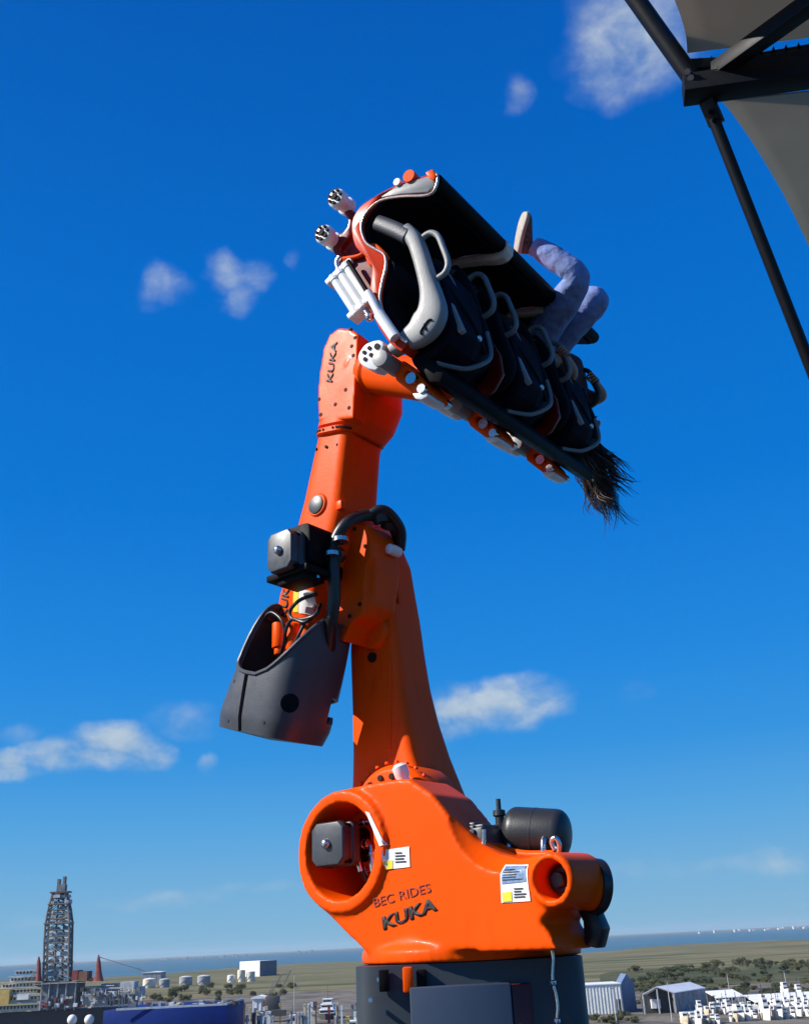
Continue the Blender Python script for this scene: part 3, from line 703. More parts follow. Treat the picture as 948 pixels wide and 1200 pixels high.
for px, py in ((444, 1148), (434, 1172)): cyl(bm, Yp(px, py, cy + .10), Yp(px, py, cy + .14), .010, n=8)
obj('bolts', bm, M['steel'], ped, kind='stuff')
bm = bmn(); A = Yp(645, 1108, AX.y - .60)
pts = [A + V((.006 * math.sin(i * 1.7), 0, -i * .05)) for i in range(16)]; tube(bm, pts, .007, k=3)
for i in (3, 6, 7, 9, 10, 12, 14): bmesh.ops.create_icosphere(bm, subdivisions=1, radius=.017, matrix=Matrix.Translation(pts[i]))
tag(obj('hanging_chain', bm, M['steel']), 'thin steel chain hanging down beside the maroon panel of the pedestal', 'chain')
# ------------------------------------------------------------------ gondola
gd = 5.0
def cam_vec(x, y, z): return ROT @ V((x, y, -z))
GA = cam_vec(.634, -.26, 1).normalized()         # along the row of seats
G0 = D(510, 205, gd)
ST = .788                                        # seat pitch
def Gp(px, py, da=0.): return onplane(px, py, G0, GA) + GA * da
M['rim2'] = mat('pale_peach_lacquer', (.85, .62, .52), .25, coat=.5, var=.1, scale=20)
gon = thing('ride_gondola', 'tipped orange and black three seat ride gondola on the end of the robot arm', 'ride gondola', MOUNT)
inner0 = [(503, 229), (470, 231), (446, 236), (430, 250), (424, 266), (429, 284), (440, 292), (451, 299), (453, 312), (448, 334), (446, 352), (452, 372), (466, 392), (478, 402)]
pan = [(503, 216), (472, 220), (448, 227)] + inner0[3:]            # thinner pan behind the end flange
inner = pan
outer = [(507, 203), (480, 211), (455, 221), (436, 232), (421, 243), (412, 262), (416, 288), (430, 302), (436, 314), (434, 334), (434, 352), (440, 376), (455, 400), (470, 412)]
for k in range(3):
    d0, d1 = ST * k, ST * (k + (.97 if k < 2 else .84))
    I = cr([Gp(*p) for p in inner], 3); O = cr([Gp(*p) for p in outer], 3)
    # outer skin: two surfaces closed at the lip (a hollow wedge), thick moulding
    bm = bmn()
    loop = O[::-1] + [Gp(509, 201), Gp(513, 205), Gp(512, 211), Gp(505, 216)] + [p + (q - p) * .10 for p, q in zip(I, O)]
    prism(bm, [p + GA * (d0 + .0) for p in loop], GA * (d1 - d0))
    sh = obj('seat_shell', bm, M['orange2'], gon, bevel=.006)
    # black seat lining
    bm = bmn()
    L2 = [p + (q - p) * .08 for p, q in zip(I, O)]
    cx = Gp(500, 320)
    lin = [p + (cx - p).normalized() * .030 for p in I]
    prism(bm, [p + GA * (d0 + .03) for p in L2 + lin[::-1]], GA * (d1 - d0 - .05))
    obj('seat_padding', bm, M['padding'], gon)
    # dark panel under the lip carries on as the calf panel
    bm = bmn(); prism(bm, [Gp(*p) + GA * (d0 + .02) for p in ((511, 201), (514, 202.5), (515.5, 206), (515, 211), (512, 216), (507, 219), (500, 220.5), (480, 222.5), (462, 226), (450, 231), (450, 229), (462, 223.5), (480, 219.5), (500, 217), (508, 214), (511.5, 209), (512, 204))], GA * (d1 - d0 - .02))
    obj('calf_panel', bm, M['black'], gon, angle=60)
    # bright rim round the near edge
    bm = bmn(); R0 = [Gp(507, 203)] + ([Gp(513, 206), Gp(512, 218), Gp(503, 229)] + [Gp(*p) for p in inner0[1:]] if k == 0 else [Gp(514, 205), Gp(513, 216), Gp(503, 224), Gp(474, 227), Gp(450, 233)] + [Gp(*p) for p in inner0[3:]])
    tube(bm, [p + GA * (d0 - .006) for p in R0], .008 if k == 0 else .014, n=10, k=4)
    obj('rim', bm, M['rim'], gon)
    if k:
        bm = bmn(); W_ = [Gp(*p) for p in ((510, 206), (515, 203), (519, 208), (518, 217), (512, 225), (502, 230), (480, 232), (455, 236), (442, 241), (436, 237), (446, 229), (474, 223), (500, 219), (509, 213))]
        prism(bm, [p + GA * (d0 - .025) for p in W_], GA * .075); obj('divider_cap', bm, M['rim2'], gon, bevel=.014, seg=3)
        bm = bmn(); prism(bm, [Gp(*p) + GA * (d0 - .035) for p in ((503, 206), (511, 200), (515, 203), (513, 211), (506, 214), (478, 220), (476, 216))], GA * .07); obj('lip_tip', bm, M['orange'], gon, bevel=.008)
    else:
        bm = bmn(); W_ = [Gp(*p) for p in ((506, 206), (511, 210), (509, 219), (502, 226), (470, 228), (446, 232), (462, 221), (485, 212))]
        prism(bm, [p + GA * (d0 - .008) for p in W_], GA * .02); obj('divider_cap', bm, M['grey'], gon, bevel=.006)
        bm = bmn(); prism(bm, [Gp(*p) + GA * (d0 - .02) for p in ((500, 204), (509, 200), (513, 208), (510, 214), (504, 210))], GA * .04); obj('lip_tip', bm, M['orange'], gon, bevel=.006)
# near end frame casting
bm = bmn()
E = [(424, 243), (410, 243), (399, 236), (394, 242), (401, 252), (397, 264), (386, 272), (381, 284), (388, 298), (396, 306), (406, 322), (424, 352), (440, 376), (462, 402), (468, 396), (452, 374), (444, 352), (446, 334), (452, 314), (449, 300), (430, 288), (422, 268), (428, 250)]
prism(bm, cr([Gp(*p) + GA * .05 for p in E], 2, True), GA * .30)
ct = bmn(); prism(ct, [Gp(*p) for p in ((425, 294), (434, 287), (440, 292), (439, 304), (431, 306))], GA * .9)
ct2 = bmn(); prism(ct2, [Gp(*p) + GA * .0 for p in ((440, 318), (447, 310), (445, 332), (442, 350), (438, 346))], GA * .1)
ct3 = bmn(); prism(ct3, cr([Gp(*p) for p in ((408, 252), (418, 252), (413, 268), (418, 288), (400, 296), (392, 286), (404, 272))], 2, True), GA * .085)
obj('end_frame', bm, M['shade_red'], gon, cast=.009, smooth=5, cut=[ct, ct2, ct3])  # shade on this orange frame is put into a darker red paint
for q_ in (((398, 300), (418, 296), (432, 284), (444, 292), (452, 302)), ((440, 300), (434, 318), (434, 342), (442, 366), (454, 384)), ((426, 296), (431, 306), (440, 304), (441, 292))):
    bm = bmn(); tube(bm, [Gp(*p) + GA * .035 for p in q_], .012, n=10); obj('frame_rib', bm, M['orange'], gon)
for (px, py) in ((398, 235), (383, 277)):
    bm = bmn(); c = Gp(px, py, .0)
    lathe(bm, c - GA * .04, GA, [(0, .022), (.0, .046), (.012, .054), (.05, .054), (.055, .040), (.09, .040), (.095, .052), (.12, .052), (.14, .03)], 28)
    sp = obj('pivot_spool', bm, M['white'], gon, bevel=.003)
    bm = bmn(); x, y = basis(GA)
    for i in range(7):
        a = i * math.tau / 7; p = c - GA * .042 + x * .036 * math.cos(a) + y * .036 * math.sin(a); cyl(bm, p - GA * .012, p + GA * .03, .009, n=8)
    cyl(bm, c - GA * .055, c, .016, n=12); obj('bolts', bm, M['bolt'], sp, kind='stuff')
bm = bmn(); c = Gp(481, 208, -.02); lathe(bm, c, GA, [(0, .02), (.0, .034), (.05, .036), (.06, .03)], 16); obj('lip_hinge', bm, M['orange'], gon)
bm = bmn(); c = Gp(467, 215, -.02); lathe(bm, c, GA, [(0, .02), (.06, .024)], 16); obj('hinge_pin', bm, M['white'], gon)
# white ribbed cylinder pack on the back
a, b = Gp(391, 312, .05), Gp(421, 358, .05); d = (b - a).normalized(); x = GA.cross(d).normalized()
for i, off in enumerate((-.048, .0, .048)):
    bm = bmn(); p = a + x * off; L = (b - a).length
    lathe(bm, p, d, [(0, .02), (.005, .03), (.04, .03), (.045, .026), (L - .05, .026), (L - .045, .030), (L - .005, .030), (L, .02)], 18)
    obj('spring_cylinder', bm, M['white'], gon)
bm = bmn()
for s in (.06, .93):
    c = a.lerp(b, s); box(bm, c + GA * .02, x * .095, d * .016, GA * .045)
obj('clamp_plate', bm, M['white'], gon, bevel=.006, kind='stuff')
bm = bmn(); tube(bm, [a, Gp(389, 303, .05), Gp(393, 296, .05)], .018); obj('rod', bm, M['steel'], gon); bm = bmn(); cyl(bm, b, b + d * .05, .016); bmesh.ops.create_icosphere(bm, subdivisions=2, radius=.026, matrix=Matrix.Translation(b + d * .06)); obj('rod_end', bm, M['steel'], gon)
bm = bmn(); tube(bm, [Gp(408, 306, .0), Gp(432, 345, .0), Gp(444, 372, .0)], .012); obj('cable_conduit', bm, M['black'], gon)
bm = bmn(); cyl(bm, Gp(434, 344, -.02), Gp(448, 372, -.02), .022, n=14); cyl(bm, Gp(447, 370, -.02), Gp(466, 398, -.02), .030, n=16); obj('gas_strut', bm, M['white'], gon)
# restraints
bar = [(470, 266), (482, 280), (494, 318), (500, 345), (499, 366), (487, 384), (470, 396), (454, 408)]
for k in range(3):
    sides = []
    for sd in (.05, ST - .23):
        da = ST * k + sd; near = (sd < .1)
        P = [Gp(*p, da) for p in bar]
        bm = bmn(); rings = []; C_ = cr(P, 6)
        for i, p in enumerate(C_):
            t = i / (len(C_) - 1); dd = (C_[min(i + 1, len(C_) - 1)] - C_[max(i - 1, 0)]).normalized(); x = GA.cross(dd).normalized()
            wd = .042 + .050 * math.exp(-((t - .62) / .20) ** 2) - .012 * max(0, t - .8) / .2
            rings.append(sup(p, x * wd, GA * .042, 3.2, 24))
        grid(bm, rings); rb = obj('restraint_bar', bm, M['grey'] if near and k == 0 else M['padding'], gon)
        if k or not near:
            bm = bmn(); tube(bm, [rings[i][5] for i in range(2, len(rings), 4)], .007, n=8); obj('edging', bm, M['trim'], rb)
        bm = bmn(); Q = cr([Gp(*p, da) for p in ((436, 257), (450, 262), (464, 268), (474, 273))], 4); rings = []
        for i, p in enumerate(Q):
            dd = (Q[min(i + 1, len(Q) - 1)] - Q[max(i - 1, 0)]).normalized(); x = GA.cross(dd).normalized(); s = .6 if i == 0 else 1
            rings.append(sup(p, x * .044 * s, GA * .046 * s, 3, 20))
        grid(bm, rings); obj('thigh_pad', bm, M['cowl'], rb)
        H = [Gp(*p, da) for p in ((484, 284), (488, 275), (498, 268), (507, 271), (513, 284), (519, 302), (516, 314), (507, 321), (501, 323))]
        bm = bmn(); tube(bm, H, .016, n=12, k=5); obj('handle', bm, M['grey'] if k == 0 and near else (M['trim'] if k < 2 or near else M['rubber']), rb)
        if near and k == 0:
            bm = bmn(); c = Gp(497, 382, da) - GA * .043; dx = (Gp(501, 376, da) - Gp(493, 388, da)).normalized(); x = GA.cross(dx)
            tube(bm, [c - dx * .04 + x * .012, c - dx * .03 - x * .004, c + dx * .03 - x * .004, c + dx * .045 + x * .01], .006, n=6); cyl(bm, c - x * .012 + dx * .01, c + x * .016 - dx * .012, .005, n=6)
            obj('maker_mark', bm, M['black'], rb, kind='stuff')
    # moulded chest vest between the bars
    bm = bmn(); vp = [(484, 300), (498, 296), (507, 318), (514, 352), (520, 372), (512, 392), (494, 410), (478, 416), (476, 404), (492, 388), (500, 366), (498, 346), (490, 318)]
    A_, B_ = [Gp(*p, ST * k + .11) for p in vp], [Gp(*p, ST * k + .50) for p in vp]
    cm_ = [(p + q) / 2 + (Gp(520, 372) - Gp(498, 360)) * .25 for p, q in zip(A_, B_)]
    grid(bm, [A_, [p.lerp(q, .2) * .5 + (p.lerp(c, .4)) * .5 for p, q, c in zip(A_, B_, cm_)], cm_, [p.lerp(q, .8) * .5 + (q.lerp(c, .4)) * .5 for p, q, c in zip(A_, B_, cm_)], B_])
    ve = obj('chest_vest', bm, M['navy'], gon, bevel=.016, seg=2, angle=24)
    bm = bmn()
    for sgn, aa in ((1, ST * k + .13), (-1, ST * k + .49)):
        pass
    e1 = [Gp(510, 340, ST * k + .10), Gp(519, 372, ST * k + .12), Gp(512, 396, ST * k + .16), Gp(496, 412, ST * k + .2)]
    tube(bm, [Gp(498, 416, ST * k + .12), Gp(503, 412, ST * k + .22), Gp(512, 404, ST * k + .34), Gp(523, 380, ST * k + .47), Gp(516, 346, ST * k + .50)], .013, n=8)
    obj('edging', bm, M['trim'], ve)
    # grey wedge badge on the vest
    bm = bmn(); prism(bm, [Gp(*p, ST * k + .14) for p in ((503, 334), (513, 342), (527, 374), (521, 378), (509, 356))], GA * .035); obj('vest_badge', bm, M['grey'], ve, bevel=.004)
    bm = bmn(); tube(bm, [Gp(*p, ST * k + q) for p, q in (((484, 302), .12), ((500, 300), .20), ((508, 322), .26), ((517, 352), .30))], .009, n=6); obj('edging', bm, M['trim'], ve)
    bm = bmn(); tube(bm, [Gp(*p, ST * k + q) for p, q in (((506, 322), .16), ((518, 350), .30), ((522, 380), .42))], .013, n=6); obj('strap', bm, M['black'], ve)
    bm = bmn(); c = Gp(520, 366, ST * k + .36); bmesh.ops.create_icosphere(bm, subdivisions=2, radius=.022, matrix=Matrix.Translation(c)); obj('buckle', bm, M['steel'], ve)
    # upright wing between neighbouring seats, red edged
    bm = bmn(); wing = [(455, 398), (470, 400), (486, 392), (494, 372), (492, 352), (500, 340), (509, 356), (512, 380), (500, 402), (478, 420), (462, 414)]
    if k: prism(bm, [Gp(*p, ST * k - .06) for p in wing], GA * .03); obj('seat_wing', bm, M['shade_red'], gon, bevel=.006)
    # hinge bracket at the head end
    bm = bmn(); prism(bm, cr([Gp(*p, ST * k + .0) for p in ((424, 408), (430, 402), (444, 398), (450, 404), (446, 414), (448, 424), (440, 434), (424, 428), (419, 418))], 2, True), GA * .09)
    br = obj('hinge_bracket', bm, M['white'], gon, bevel=.008, seg=3)
    bm = bmn()
    for (px, py) in ((427, 413), (433, 408), (428, 421), (435, 416), (442, 406)): cyl(bm, Gp(px, py, ST * k - .006), Gp(px, py, ST * k + .02), .011 if px < 440 else .016, n=10)
    obj('bolts', bm, M['bolt'], br, kind='stuff')
    bm = bmn(); cyl(bm, Gp(446, 420, ST * k - .01), Gp(446, 420, ST * k + .16), .045, n=20); obj('hinge_barrel', bm, M['grey'], br, bevel=.004)
    bm = bmn(); lk = [(444, 416), (458, 412), (472, 424), (486, 440), (490, 452), (480, 458), (466, 450), (448, 436)]
    prism(bm, [Gp(*p, ST * k + .12) for p in lk], GA * .20)
    ctl = bmn(); prism(ctl, [Gp(*p, ST * k) for p in ((456, 424), (464, 424), (474, 438), (466, 442))], GA * .9)
    ln = obj('hinge_link', bm, M['orange'], gon, cast=.010, smooth=4, cut=[ctl])
    bm = bmn(); cyl(bm, Gp(470, 436, ST * k + .09), Gp(470, 436, ST * k + .37), .03, n=14); cyl(bm, Gp(482, 448, ST * k + .09), Gp(482, 448, ST * k + .37), .024, n=14); obj('link_pin', bm, M['steel'], ln)
    bm = bmn(); prism(bm, [Gp(*p, ST * k + .10) for p in ((470, 453), (488, 452), (489, 457), (481, 461), (474, 460))], GA * .18); obj('link_foot', bm, M['white'], gon, bevel=.008)
    bm = bmn(); prism(bm, [Gp(*p, ST * k + .36) for p in ((478, 414), (488, 410), (496, 424), (490, 434))], GA * .06); obj('strap_lock', bm, M['grey'], gon, bevel=.006)
    # padded headrest
    bm = bmn(); Hh = [(470, 398), (486, 402), (498, 414), (500, 430), (490, 438), (474, 426), (462, 410)]
    A_ = [Gp(*p, ST * k + .12) for p in Hh]; c = sum(A_, V()) / len(A_)
    grid(bm, [[c + (p - c) * s + GA * h for p in A_] for h, s in ((-.02, .6), (.0, .95), (.06, 1.05), (.32, 1.05), (.38, .95), (.40, .6))]); obj('headrest', bm, M['padding'], gon, subsurf=1)
# main beam under the heads and the arm adaptor
bm = bmn(); q = [(478, 416), (494, 412), (508, 428), (504, 440), (490, 440)]
prism(bm, [Gp(*p, .10) for p in q], GA * (ST * 2.55)); obj('main_beam', bm, M['black'], gon, bevel=.012)
bm = bmn(); tgt = Gp(455, 405, .55)
dd = (tgt - MOUNT); lathe(bm, MOUNT - dd.normalized() * .03, dd, [(0, .13), (.03, .14), (.08, .14), (.10, .12), (dd.length, .13)], 36); obj('mounting_flange', bm, M['orange'], gon, bevel=.006)
# ------------------------------------------------------------------ rider
def skin(name, paths, m, parent, sub=2):
    """branches: lists of (point, radius); first point of a later branch is an index of the trunk"""
    bm = bmn(); lay = bm.verts.layers.skin.verify(); allv = []
    for br_ in paths:
        prev = None
        for it in br_:
            if isinstance(it, int): prev = allv[it]; continue
            v = bm.verts.new(it[0]); r = it[1]; v[lay].radius = (r, r) if not isinstance(r, tuple) else r; allv.append(v)
            if prev: bm.edges.new((prev, v))
            prev = v
    allv[0][lay].use_root = True
    me = bpy.data.meshes.new(name); bm.to_mesh(me); bm.free()
    me = evalmesh(me, [('SKIN', dict(use_smooth_shade=True)), ('SUBSURF', dict(levels=sub))])
    return obj(name, me, m, parent, angle=180)
dm = ST * 2.40
hip = Gp(458, 272, dm); chest = D(662, 436, 6.75); neck = D(678, 474, 6.78); head = D(686, 500, 6.8)
kA, aA = D(681, 324, 6.15), D(622, 285, 6.3); kB, aB = D(702, 344, 6.45), D(690, 372, 6.75)
hA, hB = Gp(452, 268, dm - .09), Gp(452, 268, dm + .09)
shA, shB = chest.lerp(neck, .7) - GA * .17, chest.lerp(neck, .7) + GA * .17
gA = Gp(511, 281, ST * 2 + .05); gB = Gp(511, 281, ST * 2 + ST - .23)
elA, elB = shA.lerp(gA, .5) + (Gp(520, 372) - Gp(490, 372)) * .4, shB.lerp(gB, .5) + (Gp(520, 372) - Gp(490, 372)) * .5 + GA * .1
rider = thing('person', 'rider strapped in the far seat, knees up, gripping the handles, dark hair hanging down', 'person', hip)
body = skin('body', [
    [(hip, .13), (hip.lerp(chest, .5), .125), (chest, .135), (neck.lerp(chest, .35), .10), (neck, .055), (neck.lerp(head, .45), .06), (head, .092), (head + (head - neck).normalized() * .09, .06)],
    [0, (hA, .09), (hA.lerp(kA, .5), .08), (kA, .06), (kA.lerp(aA, .35), .058), (aA, .038)],
    [0, (hB, .09), (hB.lerp(kB, .5), .08), (kB, .06), (kB.lerp(aB, .35), .055), (aB, .038)],
    [3, (shA, .062), (elA, .045), (gA.lerp(elA, .22), .028), (gA.lerp(elA, .08), .034)],
    [3, (shB, .062), (elB, .045), (gB.lerp(elB, .22), .028), (gB.lerp(elB, .08), .034)]], M['skin'], rider)
tr = skin('trousers', [[(hip, .15), (hip.lerp(chest, .25), .145)], [0, (hA, .12), (hA.lerp(kA, .5), .112), (hA.lerp(kA, .88), .102), (kA.lerp(aA, .05), .090), (kA.lerp(aA, .35), .090), (kA.lerp(aA, .7), .076), (aA.lerp(kA, .12), .064), (aA.lerp(kA, .05), .068)],
     [0, (hB, .12), (hB.lerp(kB, .5), .116), (hB.lerp(kB, .88), .106), (kB.lerp(aB, .10), .096), (kB.lerp(aB, .5), .086), (aB, .066)]], M['jeans'], rider, 3)
from mathutils import noise as NZ
def crumple(o, a, f):
    me = o.data; ns = [v.normal.copy() for v in me.vertices]
    for v, nn_ in zip(me.vertices, ns):
        q = V((v.co.x * f, v.co.y * f, v.co.z * f * 1.6))
        v.co += nn_ * (a * .5 * NZ.noise(q) + a * 1.1 * max(0, .35 - abs(NZ.noise(q * 1.7 + V((3, 1, 7))))) ** 1.0)
crumple(tr, .015, 6.0)
sh = skin('shirt', [[(hip.lerp(chest, .15), .135), (chest, .15), (neck.lerp(chest, .4), .115), (neck.lerp(chest, .12), .07)], [2, (shA, .078), (shA.lerp(elA, .85), .060)], [2, (shB, .078), (shB.lerp(elB, .85), .060)]], M['shirt'], rider)
def hand(g, sh_, el):
    """palm on the grip with four unequal fingers wrapped round it and a thumb on the other side"""
    ax = (Gp(513, 284) - Gp(498, 268)).normalized()                 # along the bar
    inn = (g - el).normalized(); inn = (inn - ax * inn.dot(ax)).normalized(); sd = ax.cross(inn)
    out = []
    for i, (o, L, r) in enumerate(((-.033, .9, .0085), (-.011, 1.0, .0092), (.011, .97, .0092), (.032, .8, .0080))):
        pts = []
        for a in (-60, -5, 45, 95, 150, 200):
            rr = .027; an = R_(a * L)
            pts.append((g + ax * o + inn * (rr * math.cos(an - R_(90)) + 0) * 1 + sd * rr * math.sin(an - R_(90) + 0), r * (1 if a < 150 else .85)))
        out.append(pts)
    th = [(g - ax * .04 - inn * .03 + sd * .012, .011), (g - ax * .046 - inn * .004 + sd * .028, .010), (g - ax * .03 + inn * .018 + sd * .022, .0085)]
    pal = [(g - inn * .06, .026), (g - inn * .03 - ax * .012, (.024)), (g - inn * .026 + ax * .022, .020)]
    return out + [th], pal
for g, s_, e in ((gA, shA, elA), (gB, shB, elB)):
    f, pal = hand(g, s_, e)
    hd = skin('hand', [pal], M['skin'], body)
    for pts in f: skin('finger', [pts], M['skin'], body, 1)
# head features and hair
hd_d = (head - neck).normalized(); face = (Gp(520, 372) - Gp(470, 372)).normalized(); face = (face - hd_d * face.dot(hd_d)).normalized(); sd = hd_d.cross(face)
bm = bmn()
for s, r, c in ((V((.02, .02, .035)), 1, head + face * .098 + hd_d * -.005), ):
    bmesh.ops.create_icosphere(bm, subdivisions=2, radius=.018, matrix=Matrix.Translation(c))
for s in (-1, 1): bmesh.ops.create_icosphere(bm, subdivisions=2, radius=.024, matrix=Matrix.Translation(head + sd * .092 * s))
obj('nose_and_ears', bm, M['skin'], body, kind='stuff')
for s in (-1, 1):
    bm = bmn(); bmesh.ops.create_icosphere(bm, subdivisions=2, radius=.013, matrix=Matrix.Translation(head + face * .083 + sd * .033 * s + hd_d * .015)); obj('eye', bm, M['white'], body)
bm = bmn(); tube(bm, [head + face * .088 - hd_d * .045 + sd * .024 * q for q in (-1, 0, 1)], .006, n=8); obj('mouth', bm, M['shirt'], body)
bm = bmn(); cc_ = head + hd_d * .02 - face * .028
bmesh.ops.create_icosphere(bm, subdivisions=3, radius=.112, matrix=Matrix.Translation(cc_))
for v in bm.verts:
    q = v.co - cc_
    if q.dot(face) > .055: v.co -= face * (q.dot(face) - .055)
cap = obj('hair', bm, M['hair'], rider)
random.seed(3)
bm = bmn(); ends = [(742, 562), (736, 552), (738, 574), (730, 584), (724, 597), (717, 604), (710, 600), (702, 588), (722, 580), (716, 592), (708, 576), (728, 560), (714, 606), (720, 602), (698, 572), (712, 596), (706, 604)]
for i in range(84):
    e = random.choice(ends)
    s0 = cc_ + hd_d * random.uniform(-.02, .09) + sd * random.uniform(-.10, .10) + face * random.uniform(-.10, .06)
    e0 = s0.lerp(D(e[0] + random.gauss(-3, 6), e[1] + random.gauss(-3, 6), 6.8 + random.uniform(-.15, .15)), random.uniform(.62, 1.02))
    ax_ = (e0 - s0).normalized(); bx_, by_ = basis(ax_); ph, fr, am = random.uniform(0, 6.28), random.uniform(5, 8.5), random.uniform(.014, .040)
    for q in range(6):                           # every lock is a bundle that frays towards its tip
        ox, oy, dph = random.gauss(0, .008), random.gauss(0, .008), random.gauss(0, .35); ln = random.uniform(.8, 1.2); P = []
        for f in [x / 13 for x in range(14)]:
            g = f * ln; w2 = am * (.15 + 1.3 * g); P.append(s0.lerp(e0, g) + bx_ * (w2 * math.sin(ph + dph + g * fr) + ox * (1 + 2.2 * g)) + by_ * (w2 * .8 * math.cos(ph + dph + g * fr * .9) + oy * (1 + 2.2 * g)) - z_ * .07 * math.sin(g * 2.6) + V((.02, 0, -.01)) * g ** 2)
        r0 = random.uniform(.0036, .0062)
        tube(bm, P, lambda t_, r0=r0: r0 * (1 - .8 * t_ ** 2), n=5, k=2)
obj('hair_strands', bm, M['hair'], cap, kind='stuff')
# trainers
M['bwhite_sole'] = mat('pale_trainer_sole', (.40, .36, .30), .7, var=.15, scale=30)
def trainer(a, heel_d, toe_d, name='shoe', k=1.0):
    f = toe_d.normalized(); dn = heel_d.normalized(); dn = (dn - f * dn.dot(f)).normalized(); s = f.cross(dn)
    bm = bmn(); rings = []
    for t, hw_, top in ((-.075, .024, .06), (-.06, .034, .085), (-.02, .037, .085), (.04, .040, .07), (.10, .046, .05), (.15, .043, .040), (.18, .025, .028)):
        rings.append(sup(a + (f * t + dn * (.075 - top / 2)) * k, s * hw_ * k, dn * top / 2 * k, 2.8, 20))
    grid(bm, rings); o = obj(name, bm, M['shoe'], rider, subsurf=1)
    bm = bmn(); rings = []
    for t, hw_ in ((-.08, .026), (-.06, .038), (0, .040), (.06, .043), (.11, .050), (.16, .046), (.188, .026)):
        rings.append(sup(a + (f * t + dn * (.088 - .006 * (t / .1) ** 2)) * k, s * hw_ * k, dn * .017 * k, 4, 20))
    grid(bm, rings); obj('sole', bm, M['bwhite_sole'] if name == 'shoe' else M['sole'], o, subsurf=1)
    for t in (.0, .035, .07):                     # laces and dark side band
        bm = bmn(); tube(bm, [a + (f * t + dn * (.060) - s * .040) * k, a + (f * t - dn * (.004 - t * .35)) * k, a + (f * t + dn * .060 + s * .040) * k], .007, n=6); obj('lace', bm, M['sole'], o)
    return o
dA = (aA - kA).normalized()
trainer(aA, cam_vec(-1, .12, -.45), cam_vec(.16, 1, -.25))
o = trainer(aB, (aB - kB), cam_vec(.5, -.1, .9)); o.data.materials.clear(); o.data.materials.append(M['sole'])
# ------------------------------------------------------------------ shade canopy overhead on the right
nd = D(826, 104, 6.0)
can = thing('shade_canopy', 'grey sail shade canopy on a dark steel frame overhead at the right', 'canopy', (nd.x + 2.2, nd.y + .6, 47.6))
def obox(bm, a, b, hw_, hh_, up=z_):
    d = (b - a).normalized(); s = d.cross(up).normalized(); t = s.cross(d)
    prism(bm, [a + s * hw_ + t * hh_, a - s * hw_ + t * hh_, a - s * hw_ - t * hh_, a + s * hw_ - t * hh_], b - a)
bA, bB = D(800, 106, 6.0), D(1260, 41, 5.6)
bm = bmn(); obox(bm, bA, bB, .07, .066); obj('edge_beam', bm, M['frame'], can, bevel=.005)
bm = bmn(); obox(bm, D(806, 88, 6.05), D(1260, 20, 5.65), .035, .034); obj('lacing_rail', bm, M['frame'], can, bevel=.004)
bm = bmn(); obox(bm, D(812, 78, 6.12), D(1260, 2, 5.7), .012, .012); obj('lacing_rail', bm, M['frame'], can)
bm = bmn(); cyl(bm, D(812, 94, 6.02), D(690, -78, 6.3), .056, n=24); obj('brace_tube', bm, M['frame'], can)
bm = bmn(); obox(bm, D(838, 84, 6.0), D(1010, -40, 5.2), .045, .05); obj('brace_bar', bm, M['frame'], can, bevel=.005)
bm = bmn(); cyl(bm, D(836, 140, 6.0), D(1010, 585, 5.8), .036, n=22); obj('long_strut', bm, M['frame'], can)
bm = bmn(); cyl(bm, D(1010, 580, 5.8), D(1010, 580, 5.8) * 1 + V((0, 0, -6)), .07, n=22); obj('post', bm, M['frame'], can)
bm = bmn(); obox(bm, D(828, 118, 6.0), D(840, 146, 6.0), .045, .03); obj('strut_bracket', bm, M['frame'], can, bevel=.005)
bm = bmn(); obox(bm, D(800, 82, 6.05), D(838, 80, 6.05), .05, .04); obj('corner_plate', bm, M['frame'], can, bevel=.005)
bm = bmn()
for px, py in ((833, 131), (837, 141)):
    p = D(px, py, 5.955); cyl(bm, p, p + (nd - EYE).normalized() * .05, .016, n=10)
obj('bolts', bm, M['black'], can, kind='stuff')
for px, py in ((805, 84), (809, 91), (839, 86), (843, 80), (846, 82), (867, 73)):
    p = D(px, py, 5.93); bm = bmn(); cyl(bm, p, p + (nd - EYE).normalized() * .06, .012, n=10); cyl(bm, p - (nd - EYE).normalized() * .006, p + (nd - EYE).normalized() * .02, .02, n=6); obj('bolt', bm, M['steel'], can)
def sail(name, L, Rr, sag, n=18, m=18):
    """membrane between two edge curves; slight sag across it"""
    A = cr(L, n); B = cr(Rr, n); rows = []
    for a, b in zip(A, B):
        rows.append([a.lerp(b, t / m) + z_ * -sag * math.sin(math.pi * t / m) for t in range(m + 1)])
    bm = bmn(); grid(bm, rows, close=False)
    return obj(name, bm, M['fabric'], can, solid=.006, angle=180)
# upper sail: left edge swings from the frame corner up out of the picture
sail('sail', [D(805, 62, 6.15), D(803, 40, 6.05), D(794, 10, 5.9), D(776, -30, 5.72), D(742, -80, 5.5)], [D(1260, -8, 5.7), D(1290, -40, 5.6), D(1320, -80, 5.4), D(1340, -120, 5.25), D(1360, -160, 5.1)], .03)
# lower sail: hangs from the beam, its free edge curving down to the right
sail('sail', [D(846, 118, 6.1), D(870, 150, 6.45), D(897, 192, 6.95), D(924, 240, 7.6), D(955, 305, 8.5), D(1000, 400, 10.2)], [D(1260, 62, 5.7), D(1250, 110, 6.2), D(1235, 160, 6.7), D(1220, 220, 7.4), D(1205, 290, 8.3), D(1190, 380, 10.0)], .02)
